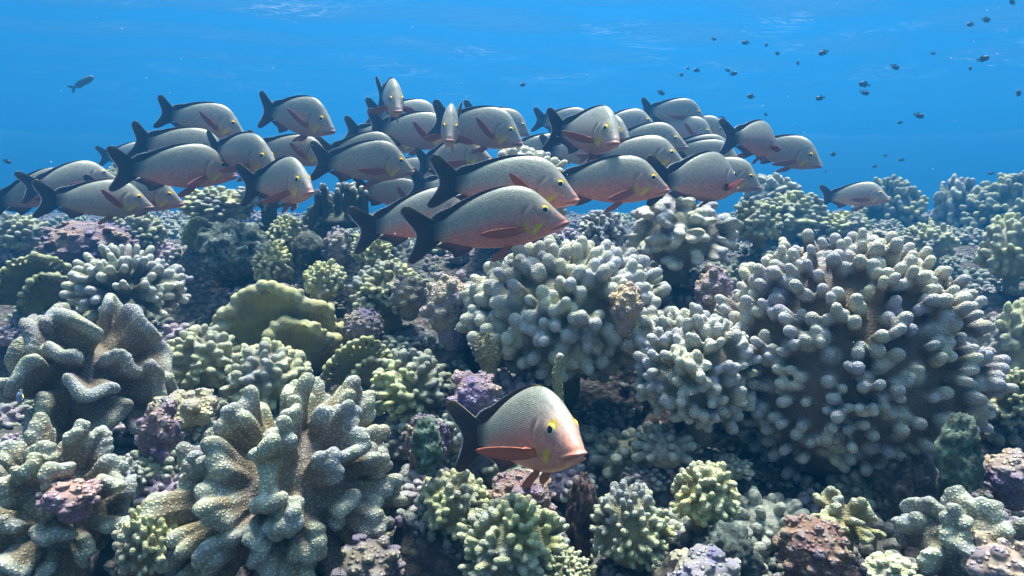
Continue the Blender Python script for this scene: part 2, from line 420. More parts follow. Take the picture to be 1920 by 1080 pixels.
# ------------------------------------------------------------------ coral table: boxes in the photograph's pixels give size, d the distance
#  kind, x0, x1, y0, y1, d, colour, label
GREY = (.30, .31, .25); BROWN = (.25, .21, .18); OLIVE = (.33, .35, .19); GREEN = (.30, .36, .24)
PURP = (.36, .29, .40); PINK = (.50, .34, .50); YELL = (.46, .47, .22); PALE = (.50, .52, .42); TEAL = (.24, .40, .34); DARK = (.25, .27, .25)
CORALS = [
 ('antler', 1350, 1868, 425, 880, 1.42, (.22, .18, .15), 'huge brown antler coral mound with blunt pale tips on the right'),
 ('centre', 836, 1300, 448, 700, 1.62, (.25, .27, .21), 'broad grey green finger coral under the swimming snappers in the centre'),
 ('finger_b', 1195, 1425, 575, 790, 1.42, (.24, .25, .18), 'green grey finger coral wedged between the centre coral and the huge antler mound'),
 ('lobe_c', 1168, 1395, 352, 505, 1.95, (.28, .30, .26), 'grey lobed coral below the snapper that swims away, left of the antler mound top'),
 ('finger_c', 112, 330, 462, 610, 2.0, (.26, .30, .27), 'grey coral with long slim fingers below the purple dome at left'),
 ('lobe_a', -40, 308, 535, 850, 1.45, (.27, .24, .21), 'large dark brown folded coral at the left edge of the reef'),
 ('hero', 250, 790, 694, 1110, 1.10, (.33, .305, .25), 'big greenish dotted coral with thick folded lobes in the left foreground'),
 ('lobe_b', -60, 245, 765, 1120, 1.05, (.31, .295, .24), 'dotted folded coral in the bottom left corner'),
 ('fan_a', 372, 648, 512, 700, 1.85, YELL, 'yellow green shelf coral with a knobbly bright rim'),
 ('fan_b', 598, 745, 622, 725, 1.72, (.36, .40, .20), 'small yellow green crested coral right of the yellow shelf coral'),
 ('knob_a', 292, 450, 612, 730, 1.72, (.32, .33, .24), 'pale knobbed coral cushion under the left end of the yellow shelf coral'),
 ('knob_b', 415, 578, 638, 760, 1.62, (.34, .35, .25), 'round pale knobbed coral cushion directly above the big foreground lobes'),
 ('knob_c', 690, 855, 655, 790, 1.55, (.26, .30, .20), 'green knobbed coral left of the pink nodules above the lone snapper'),
 ('knob_d', 858, 1068, 938, 1100, 1.08, (.32, .36, .21), 'olive cauliflower coral below the lone foreground snapper'),
 ('knob_e', 776, 915, 882, 1000, 1.20, (.31, .32, .18), 'small olive cauliflower coral right of the big foreground lobes'),
 ('knob_f', 1108, 1262, 905, 1065, 1.12, (.33, .36, .22), 'olive branching coral right of the cauliflower coral at bottom centre'),
 ('knob_g', 1262, 1392, 868, 985, 1.16, (.34, .34, .20), 'yellowish knobbed coral below the dark hollow under the antler mound'),
 ('nod_a', 58, 245, 403, 500, 2.6, (.34, .26, .34), 'purple knobbly coral dome under the pale snapper at left'),
 ('nod_b', 785, 900, 500, 625, 1.66, (.38, .35, .47), 'lavender nodules at the left edge of the centre finger coral'),
 ('nod_c', 838, 945, 688, 790, 1.38, (.50, .38, .46), 'pink lilac nodules behind the tail of the lone foreground snapper'),
 ('lobe_d', 1515, 1665, 918, 1030, 1.14, (.37, .37, .19), 'small olive coral with flat leaf lobes in the dark hollow at lower right'),
 ('nod_d', 1455, 1605, 965, 1085, 1.08, (.26, .17, .18), 'maroon knobby coral in front of the olive leaf coral at bottom right'),
 ('lobe_e', 1700, 1960, 915, 1120, 1.0, (.21, .22, .21), 'dark grey lobed coral in the bottom right corner'),
 ('nod_e', 1255, 1405, 1035, 1130, 1.0, (.58, .60, .50), 'pale rounded coral cut by the bottom edge right of centre'),
 ('knob_h', 1630, 1740, 1045, 1110, 1.0, (.44, .47, .34), 'pale green knobs at the bottom edge left of the dark grey lobed coral'),
 ('nod_f', 1822, 1960, 1018, 1110, .93, (.58, .50, .46), 'pale pinkish coral lump low in the bottom right corner'),
 ('sponge', 1755, 1845, 765, 935, 1.16, TEAL, 'teal mottled upright clump right under the antler mound'),
 ('sponge', 768, 832, 775, 885, 1.2, (.28, .5, .42), 'teal mottled clump between the foreground lobes and the lone snapper'),
 ('fan_c', -20, 122, 458, 570, 2.0, (.24, .27, .2), 'dark ledge coral with pale rim at the left edge'),
 ('dark', 540, 615, 428, 505, 2.2, (.14, .19, .18), 'dark smooth round boulder left of the tail of the rear swimming snappers'),
 ('boulder', 365, 505, 412, 530, 2.25, (.30, .42, .42), 'black rock with white blotches above the yellow shelf coral'),
 ('knob_a', 498, 577, 402, 470, 2.45, (.31, .34, .22), 'small yellow green coral lump above the dark round boulder'),
 ('fan_b', 560, 640, 368, 440, 2.6, (.30, .33, .2), 'ridged olive coral just below the snapper that faces right with raised tail'),
 ('fan_a', 336, 412, 402, 460, 2.45, (.36, .42, .3), 'small pale shelf coral left of the black rock with white blotches'),
 ('knob_b', 335, 468, 348, 415, 2.9, (.34, .38, .28), 'pale coral cluster just under the stacked snappers at upper left'),
 ('knob_c', 468, 548, 452, 530, 2.15, (.30, .32, .18), 'olive knobbed coral between the black rock and the dark boulder'),
 ('knob_e', 562, 648, 485, 560, 2.0, (.34, .37, .26), 'pale knobbed coral behind the right end of the yellow shelf coral'),
 ('knob_d', 655, 800, 488, 595, 1.95, (.23, .26, .18), 'dim green branching coral below the tails of the front snappers'),
 ('nod_b', 728, 805, 512, 580, 1.85, (.32, .30, .32), 'grey nodules left of the lavender nodules'),
 ('nod_a', 634, 722, 572, 640, 1.8, (.34, .30, .36), 'grey purple nodules right of the yellow shelf coral'),
 ('nod_d', 600, 665, 415, 500, 2.15, (.40, .40, .42), 'pale lilac lumps right of the dark round boulder'),
 ('knob_f', 655, 735, 425, 500, 2.1, (.40, .44, .33), 'pale green lumps under the tail of the hindmost front snapper'),
 ('finger_b', 872, 1075, 268, 420, 2.65, (.40, .42, .34), 'pale finger coral crest peeping out above the largest snapper'),
 ('pillar', 588, 690, 338, 420, 2.6, (.10, .12, .11), 'dark pillar coral behind the snappers left of centre'),
 ('knob_c', 198, 250, 300, 352, 3.4, (.38, .43, .33), 'lone pale coral top poking up between the left snappers'),
 ('lobe_c', 1392, 1515, 318, 415, 4.2, (.19, .24, .2), 'dark coral ridge right of the snapper crowd on the skyline'),
 ('knob_a', 1430, 1560, 358, 435, 3.6, (.28, .33, .24), 'ridged coral in front of the dark skyline ridge'),
 ('knob_g', 1375, 1470, 372, 450, 2.4, (.33, .37, .25), 'green grey knobbed coral behind the grey lobed coral'),
 ('knob_d', 1608, 1745, 330, 465, 5.2, (.12, .17, .16), 'dark blue coral head behind the solitary right hand snapper'),
 ('lobe_c', 1750, 1850, 318, 455, 5.0, (.12, .17, .16), 'tall dark coral head second from the right on the skyline'),
 ('knob_d', 1830, 1985, 322, 470, 4.6, (.13, .18, .17), 'dark coral head at the right end of the skyline'),
 ('knob_b', 1540, 1640, 395, 450, 3.6, (.46, .5, .42), 'bleached rubble coral under the solitary right hand snapper'),
 ('knob_a', 1848, 1960, 400, 520, 2.4, (.40, .45, .38), 'pale round knobbed coral at the right edge beyond the antler mound'),
 ('knob_e', 1700, 1800, 415, 485, 3.2, (.36, .4, .36), 'pale knobbed coral behind the right shoulder of the antler mound'),
 ('nod_c', 1612, 1695, 425, 475, 2.7, (.34, .38, .40), 'grey blue lumps behind the top of the antler mound'),
 ('nod_b', 1298, 1385, 488, 600, 1.72, (.36, .30, .40), 'purple white crusty nodules in the gap left of the antler mound'),
 ('knob_h', 1865, 1960, 545, 700, 1.85, (.40, .44, .36), 'pale knobs at the right edge level with the antler mound middle'),
 ('knob_c', 1850, 1960, 690, 800, 1.5, (.20, .22, .13), 'dull olive lumps at the right edge below the pale knobs'),
 ('nod_c', 1845, 1960, 845, 930, 1.15, (.40, .34, .38), 'pink white nodules at the right edge above the dark grey lobed coral'),
 ('nod_e', 1142, 1212, 528, 598, 1.47, (.60, .50, .46), 'pinkish bleached knob growing on the centre finger coral'),
 ('nod_a', 885, 948, 612, 690, 1.5, (.34, .32, .30), 'grey crumbly nodules under the left end of the centre finger coral'),
 ('stalk', 1028, 1062, 655, 765, 1.42, (.42, .45, .3), 'single pale finger standing under the centre finger coral'),
 ('knob_b', 215, 330, 945, 1080, 1.03, (.26, .23, .12), 'brown olive knobs between the two foreground folded corals'),
 ('knob_a', 186, 262, 858, 930, 1.15, (.36, .42, .3), 'little pale green knob coral left of the big foreground lobes'),
 ('nod_c', 252, 335, 740, 870, 1.28, (.32, .25, .31), 'purple crusted rock ledge behind the big foreground lobes'),
 ('nod_f', 272, 400, 735, 800, 1.4, (.46, .46, .44), 'pale crusted rock behind the top left of the foreground lobes'),
 ('nod_a', 745, 850, 765, 880, 1.32, (.30, .26, .30), 'grey purple nodules left of the lone snapper tail'),
 ('nod_d', 905, 1050, 880, 980, 1.22, (.30, .22, .26), 'maroon grey crusted rock directly under the lone snapper'),
 ('nod_b', 620, 760, 1010, 1110, 1.05, (.22, .20, .22), 'dark crusted rubble at the bottom edge left of the cauliflower coral'),
 ('boulder', 1060, 1120, 880, 1040, 1.2, (.34, .24, .24), 'reddish brown rock column between the two olive bottom corals'),
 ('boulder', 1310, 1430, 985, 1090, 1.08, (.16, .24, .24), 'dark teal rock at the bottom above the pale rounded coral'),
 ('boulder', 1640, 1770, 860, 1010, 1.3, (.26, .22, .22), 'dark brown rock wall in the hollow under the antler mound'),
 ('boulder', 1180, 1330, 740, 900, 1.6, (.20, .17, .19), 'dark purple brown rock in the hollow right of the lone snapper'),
 ('knob_d', 1000, 1115, 1040, 1110, 1.05, (.24, .26, .15), 'dim olive coral tuft at the bottom edge right of the cauliflower coral'),
 ('nod_e', 60, 175, 905, 960, .98, (.50, .34, .42), 'small pink coralline patch on the bottom left folded coral'),
 ('finger_c', 440, 560, 330, 400, 2.9, (.24, .28, .24), 'dim finger coral under the snapper with the raised pectoral fin'),
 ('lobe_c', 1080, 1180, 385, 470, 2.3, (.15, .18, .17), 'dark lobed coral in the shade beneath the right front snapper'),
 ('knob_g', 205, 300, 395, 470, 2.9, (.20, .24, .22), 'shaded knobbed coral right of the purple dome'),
 ('knob_e', -20, 80, 398, 470, 2.9, (.36, .42, .40), 'pale blue green knobbed coral at the left edge under the snappers'),
]

# ------------------------------------------------------------------ terrain height
ROWS = [(1300, .95), (1080, 1.2), (900, 1.42), (760, 1.68), (640, 2.0), (540, 2.35), (480, 2.75), (440, 3.3), (415, 4.2), (398, 5.6), (384, 9.0)]
_y, _z = [], []
for py, d in ROWS:
    p = at(960, py, d); _y.append(p.y); _z.append(p.z - .13)
_y = [-30, -2, .4] + _y + [14, 30, 80]
_z = [-.6, -.3, -.1] + _z + [.2, -1.2, -4]
PADS = []
for k, x0, x1, y0, y1, d, c, lab in CORALS:
    p = at((x0 + x1) / 2, y1, d)
    if lab.startswith('pinkish bleached') or lab.startswith('small pink coralline') or k == 'stalk': continue
    PADS.append((p.x, p.y + (x1 - x0) * d / F_PX * .18, p.z - .035, .85 * max(.07, (x1 - x0) * d / F_PX * .5)))
for px, py, d, dz, r in ((1150, 800, 1.75, -.12, .2), (1560, 900, 1.35, -.1, .22), (720, 620, 2.0, -.12, .13), (350, 590, 2.0, -.08, .12), (235, 830, 1.5, -.12, .1), (1090, 960, 1.35, -.1, .1)):
    p = at(px, py, d); PADS.append((p.x, p.y, p.z + dz, r))
PADS = np.array(PADS)

def terrain(X, Y):
    X = np.asarray(X, float); Y = np.asarray(Y, float)
    Z = np.interp(Y, _y, _z)
    Z = Z + .10 * np.exp(-((X) / .9) ** 2 - ((Y - 3.0) / .7) ** 2) - .10 * np.exp(-((X - 2.2) / 1.0) ** 2 - ((Y - 3.4) / .9) ** 2)
    sw = np.zeros_like(Z); sz = np.zeros_like(Z)
    for x, y, z, r in PADS:
        w = np.exp(-(((X - x) ** 2 + (Y - y) ** 2) / (r * r)) ** 1.5) * (.25 / r)
        sw += w; sz += w * z
    a = sw / (sw + .5)
    return Z * (1 - a) + np.where(sw > 1e-9, sz / np.maximum(sw, 1e-9), 0) * a

def axis(lo, a, b, hi, step, grow=1.12):
    c = list(np.arange(a, b, step))
    s = step; x = c[-1]
    while x < hi: s *= grow; x += s; c.append(x)
    s = step; x = a; pre = []
    while x > lo: s *= grow; x -= s; pre.append(x)
    return np.array(pre[::-1] + c)
xs = axis(-60, -2.4, 2.4, 60, .016); ys = axis(-20, .75, 3.6, 70, .016)
GX, GY = np.meshgrid(xs, ys)
GZ = terrain(GX, GY)
nz = np.zeros_like(GZ)
near = np.exp(-np.maximum(0, GY - 4) / 3)
for i in range(GZ.shape[0]):
    for j in range(GZ.shape[1]):
        p = Vector((GX[i, j], GY[i, j], 3.3))
        nz[i, j] = .055 * mn.fractal(p * 4.2, .75, 2.1, 5) + .03 * mn.noise(p * 2.0)
GZ = GZ + nz
ny, nx = GZ.shape
V = np.stack([GX, GY, GZ], -1).reshape(-1, 3)
idx = np.arange(nx * ny).reshape(ny, nx)
Q = np.stack([idx[:-1, :-1], idx[:-1, 1:], idx[1:, 1:], idx[1:, :-1]], -1).reshape(-1, 4)
tm = bpy.data.meshes.new('reef_ground')
tm.from_pydata(V.tolist(), [], Q.tolist()); tm.update()
tm.polygons.foreach_set('use_smooth', [True] * len(tm.polygons))
tag(link('reef_ground', tm, M_ROCK), kind='structure')

# ------------------------------------------------------------------ coral colonies
ratio = {}
for k, x0, x1, y0, y1, d, c, lab in CORALS:
    ratio.setdefault(k, []).append(2.0 * (y1 - y0) / (x1 - x0))
PROTO = {}
def proto(key, mat, name, dy, fn, **kw):
    global ASP
    ASP = sum(ratio[key]) / len(ratio[key])
    m = fn(name, **kw)
    m.materials.append(mat)
    PROTO[key] = (m, name, dy, ASP)
proto('antler', M_FINGER, 'antler_coral', .8, finger_mesh, seed=1, n=760, rad=.040, inner=.6, fork=.14, voxel=.0105, zmin=-.9, lean=.14, core=.83, base=1.25, wob=.05, rough=.06)
proto('centre', M_FINGER, 'finger_coral', .75, finger_mesh, seed=5, n=400, rad=.052, inner=.6, fork=.22, voxel=.0125, zmin=-.9, lean=.1, core=.80, rough=.10, base=1.2, wob=.05)
proto('finger_b', M_FINGER, 'finger_coral', 1, finger_mesh, seed=8, n=190, rad=.075, inner=.5, fork=.4, voxel=.022, lean=.1, zmin=-.8, core=.7)
proto('finger_c', M_FINGER, 'finger_coral', 1, finger_mesh, seed=11, n=120, rad=.062, inner=.35, fork=.3, voxel=.02, lean=.05, core=.5)
proto('hero', M_LOBE, 'lobed_coral', .7, lobe_mesh, seed=21, n=76, rad=.060, width=.18, inner=.32, voxel=.0135, zmin=-.75, core=.52)
proto('lobe_a', M_LOBE, 'lobed_coral', .8, lobe_mesh, seed=22, n=26, rad=.07, width=.45, inner=.25, voxel=.015, zmin=-.6, core=.46)
proto('lobe_b', M_LOBE, 'lobed_coral', .9, lobe_mesh, seed=23, n=34, rad=.075, width=.28, inner=.3, voxel=.017, zmin=-.5, core=.5)
proto('lobe_c', M_FINGER, 'lobed_coral', 1, lobe_mesh, seed=24, n=44, rad=.10, width=.22, inner=.4, voxel=.022, zmin=-.6, core=.66)
proto('lobe_d', M_KNOB, 'leaf_coral', 1, lobe_mesh, seed=25, n=18, rad=.09, width=.32, inner=.3, voxel=.026, core=.4)
proto('lobe_e', M_LOBE, 'lobed_coral', 1, lobe_mesh, seed=26, n=22, rad=.10, width=.3, inner=.35, voxel=.024, core=.6)
proto('fan_a', M_KNOB, 'shelf_coral', .8, fan_mesh, seed=2)
proto('fan_b', M_KNOB, 'shelf_coral', .8, fan_mesh, seed=4, voxel=.026, knobs=18)
proto('fan_c', M_KNOB, 'shelf_coral', 1.0, fan_mesh, seed=6, voxel=.026, knobs=20)
for i, ch in enumerate('abcdefgh'):
    proto('knob_' + ch, M_KNOB, 'knob_coral', 1, finger_mesh, seed=40 + i, n=(110, 130, 130, 170, 100, 120, 90, 50)[i], rad=(.095, .09, .085, .068, .085, .08, .10, .14)[i],
          inner=.5, fork=(.3, .1, .3, .3, .2, .4, .4, .1)[i], voxel=(.028, .028, .028, .021, .024, .024, .026, .035)[i], lean=.05, core=.72, zmin=-.6)
for i, ch in enumerate('abcdef'):
    proto('nod_' + ch, M_NOD, 'nodule_coral', 1, nodule_mesh, seed=60 + i, n=(90, 24, 20, 40, 26, 22)[i], rad=(.11, .24, .27, .17, .22, .24)[i], voxel=(.024, .035, .035, .03, .035, .035)[i])
proto('sponge', M_BOULDER, 'mottled_clump', 1, boulder_mesh, seed=3, sub=5, amp=.35)
proto('dark', M_BOULDER, 'round_boulder', 1, boulder_mesh, seed=5, sub=4, amp=.1)
proto('boulder', M_BOULDER, 'reef_rock', 1, boulder_mesh, seed=9, sub=5, amp=.4)
def pillars(name):
    V, Fc, tips = [], [], []
    rg = random.Random(3)
    blob(V, Fc, (0, 0, .1), (.95, .95, .3), 3)
    for i in range(26):
        a, r = rg.uniform(0, 6.28), math.sqrt(rg.random()) * .85
        x, y = math.cos(a) * r, math.sin(a) * r
        h = rg.uniform(.6, .95) * ASP
        tube(V, Fc, [(x, y, 0), (x * 1.04, y * 1.04, h * .5), (x * 1.08, y * 1.08, h)], [.13, .12, .1])
        tips.append(Vector((x * 1.08, y * 1.08, h)))
    return remesh(name, V, Fc, .035, tips, .12, jit=.03)
proto('pillar', M_FINGER, 'pillar_coral', 1, pillars)
def stalk(name):
    V, Fc = [], []
    tube(V, Fc, [(0, 0, -.2), (.15, .1, .2 * ASP), (-.1, 0, .6 * ASP), (.25, .1, .9 * ASP)], [.8, .6, .55, .5], 12)
    return remesh(name, V, Fc, .07, [Vector((.25, .1, 1 * ASP))], .5, jit=.1)
proto('stalk', M_FINGER, 'finger_stalk', 1, stalk)

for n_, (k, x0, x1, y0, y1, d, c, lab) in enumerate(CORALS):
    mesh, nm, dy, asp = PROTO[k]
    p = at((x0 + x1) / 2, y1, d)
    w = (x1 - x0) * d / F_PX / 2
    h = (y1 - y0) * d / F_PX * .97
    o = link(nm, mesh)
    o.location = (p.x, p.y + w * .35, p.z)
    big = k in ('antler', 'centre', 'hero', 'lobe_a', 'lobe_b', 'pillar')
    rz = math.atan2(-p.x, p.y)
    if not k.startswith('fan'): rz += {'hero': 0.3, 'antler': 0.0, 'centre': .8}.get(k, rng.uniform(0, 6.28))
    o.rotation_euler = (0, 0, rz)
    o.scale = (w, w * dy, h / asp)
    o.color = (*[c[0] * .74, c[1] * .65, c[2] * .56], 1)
    cat = {'sponge': 'clump', 'dark': 'boulder', 'boulder': 'rock'}.get(k, 'coral')
    tag(o, lab, cat, 'corals and rocks growing on the reef')

# ------------------------------------------------------------------ rubble: small knobs covering the ground between the colonies
def scatter(name, n, seed, ylo, yhi, xspan, smin, smax):
    rg = np.random.default_rng(seed)
    units = []
    for s in range(6):
        Vv, Ff = [], []
        r2 = random.Random(seed + s)
        for q in range(9 + 2 * s):
            a, r = r2.uniform(0, 6.28), r2.uniform(0, .8)
            rr = r2.uniform(.16, .32)
            blob(Vv, Ff, (math.cos(a) * r, math.sin(a) * r, r2.uniform(.05, .5)), (rr, rr, rr * r2.uniform(.9, 1.5)), 1)
        units.append((np.array([tuple(v) for v in Vv]), np.array(Ff)))
    VV, FF, b = [], [], 0
    for i in range(n):
        u = rg.random()
        y = ylo + (yhi - ylo) * u ** 1.5
        x = rg.uniform(-1, 1) * (xspan * (.35 + y * .8))
        uv, uf = units[rg.integers(0, 6)]
        s = rg.uniform(smin, smax) * (1 + .12 * y)
        a = rg.uniform(0, 6.28)
        ca, sa = math.cos(a), math.sin(a)
        pts = uv * s
        z = float(terrain([x], [y])[0]) + .055 * mn.fractal(Vector((x, y, 3.3)) * 4.2, .75, 2.1, 5) + .03 * mn.noise(Vector((x, y, 3.3)) * 2.0)
        VV.append(np.stack([pts[:, 0] * ca - pts[:, 1] * sa + x, pts[:, 0] * sa + pts[:, 1] * ca + y, pts[:, 2] + z - s * .15], -1))
        FF.append(uf + b); b += len(uv)
    m = bpy.data.meshes.new(name)
    m.from_pydata(np.concatenate(VV).tolist(), [], np.concatenate(FF).tolist()); m.update()
    m.polygons.foreach_set('use_smooth', [True] * len(m.polygons))
    return m
tag(link('coral_rubble', scatter('coral_rubble', 3000, 5, .8, 9.0, 1.0, .018, .045), M_RUBBLE),
    'mixed small coral knobs and rubble covering the reef between the colonies', 'coral rubble', kind='stuff')

def cover(name, n, seed):
    """low tufts of stubby coral fingers that carpet the reef; one colour per tuft"""
    rg = np.random.default_rng(seed); r2 = random.Random(seed)
    units = []
    for q in range(5):
        Vv, Ff = [], []
        for d in dome_dirs(26 + q * 5, -.15, r2):
            t = Vector((d.x, d.y, d.z * .8)) * r2.uniform(.8, 1.0)
            r = r2.uniform(.10, .16)
            tube(Vv, Ff, [t * .3, t * .7, t], [r * 1.2, r * 1.05, r], 7)
        blob(Vv, Ff, (0, 0, 0), (.72, .72, .6), 2)
        co = np.array([tuple(v) for v in Vv])
        units.append((co, Ff, np.clip((np.linalg.norm(co, axis=1) - .72) / .35, 0, 1)))
    pal = [(.17, .18, .12), (.20, .22, .15), (.13, .11, .09), (.22, .21, .17), (.18, .15, .17), (.24, .25, .20), (.25, .19, .24), (.15, .17, .13)]
    VV, FF, CC, b = [], [], [], 0
    for i in range(n):
        y = 1.15 + 6.0 * rg.random() ** 1.7
        x = rg.uniform(-1, 1) * (.3 + y * .82)
        co, fa, tp = units[rg.integers(0, 5)]
        sz_ = rg.uniform(.035, .085) * (1 + .10 * y)
        a = rg.uniform(0, 6.28); ca, sa = math.cos(a), math.sin(a)
        P_ = co * np.array([sz_, sz_, sz_ * rg.uniform(.7, 1.1)])
        z = float(terrain([x], [y])[0]) + .055 * mn.fractal(Vector((x, y, 3.3)) * 4.2, .75, 2.1, 5) + .03 * mn.noise(Vector((x, y, 3.3)) * 2.0)
        VV.append(np.stack([P_[:, 0] * ca - P_[:, 1] * sa + x, P_[:, 0] * sa + P_[:, 1] * ca + y, P_[:, 2] + z + sz_ * .1], -1))
        c = np.array(pal[rg.integers(0, len(pal))]) * rg.uniform(.75, 1.2)
        CC.append(c[None] * (1 - .5 * tp[:, None]) + np.array((.42, .44, .38)) * .5 * tp[:, None])
        FF += [tuple(v + b for v in f) for f in fa]; b += len(co)
    m = bpy.data.meshes.new(name)
    m.from_pydata(np.concatenate(VV).tolist(), [], FF); m.update()
    m.polygons.foreach_set('use_smooth', [True] * len(m.polygons))
    set_col(m, 'Col', np.concatenate(CC))
    return m
def cover_mat():
    k = NT('coral_cover')
    col = k.n('ShaderNodeAttribute', attribute_name='Col').outputs['Color']
    a = k.n('ShaderNodeTexNoise', in_Vector=k.n('ShaderNodeNewGeometry').outputs['Position'], in_Scale=80.0, in_Detail=5.0).outputs['Fac']
    k.l(k.mix(1.0, col, k.ramp(a, [(.3, (.6,) * 3), (.7, (1.35,) * 3)]), 'MULTIPLY'), k.b.inputs['Base Color'])
    k.b.inputs['Roughness'].default_value = .8
    k.l(k.n('ShaderNodeBump', in_Height=a, in_Strength=1.0, in_Distance=.008).outputs[0], k.b.inputs['Normal'])
    return k.m
tag(link('coral_tufts', cover('coral_tufts', 620, 9), cover_mat()), 'carpet of small stubby coral tufts filling the reef between the larger colonies', 'coral tufts', kind='stuff')

# ------------------------------------------------------------------ snapper: builder
TOP = [(0, .010), (.02, .04), (.05, .066), (.094, .108), (.14, .155), (.192, .203), (.24, .240), (.29, .264), (.34, .278), (.39, .282), (.488, .270), (.586, .242), (.685, .202), (.783, .150), (.88, .085), (.93, .055), (1.0, .032)]
BOT = [(0, -.012), (.02, -.032), (.05, -.046), (.094, -.064), (.192, -.102), (.29, -.132), (.39, -.153), (.488, -.163), (.586, -.162), (.685, -.155), (.783, -.138), (.88, -.112), (.93, -.102), (1.0, -.098)]
WID = [(0, .016), (.02, .030), (.05, .043), (.1, .060), (.17, .078), (.25, .092), (.36, .100), (.48, .096), (.6, .082), (.72, .063), (.84, .040), (.93, .026), (1.0, .018)]
def cub(tab):
    x = np.array([a for a, _ in tab]); y = np.array([b for _, b in tab])
    m = np.gradient(y, x)
    def f(s):
        s = np.clip(np.asarray(s, float), x[0], x[-1])
        i = np.clip(np.searchsorted(x, s) - 1, 0, len(x) - 2)
        h = x[i + 1] - x[i]; t = (s - x[i]) / h
        return (2 * t**3 - 3 * t**2 + 1) * y[i] + (t**3 - 2 * t**2 + t) * h * m[i] + (-2 * t**3 + 3 * t**2) * y[i + 1] + (t**3 - t**2) * h * m[i + 1]
    return f
fT, fB, fW = cub(TOP), cub(BOT), cub(WID)

def bender(bend):
    ss = np.linspace(-.05, 1.5, 311)
    ang = bend * np.clip((ss - .3) / .9, 0, 1.3) ** 1.3 - bend * .12 * np.clip((.35 - ss) / .35, 0, 1)
    ds = ss[1] - ss[0]
    cx = np.concatenate([[0], np.cumsum(np.cos(ang[:-1]) * ds)]); cyy = np.concatenate([[0], np.cumsum(np.sin(ang[:-1]) * ds)])
    i0 = np.argmin(abs(ss - .5))
    cx -= cx[i0]; cyy -= cyy[i0]
    def f(s, y, z):
        s = np.asarray(s, float)
        a = np.interp(s, ss, ang)
        X = -np.interp(s, ss, cx) + y * np.sin(a)
        Y = np.interp(s, ss, cyy) + y * np.cos(a)
        return np.stack([X, Y, np.broadcast_to(z, s.shape)], -1)
    return f

def sstep(a, b, x):
    t = np.clip((x - a) / (b - a), 0, 1)
    return t * t * (3 - 2 * t)
def lerp(a, b, t):
    return a + (np.asarray(b) - a) * t[..., None]

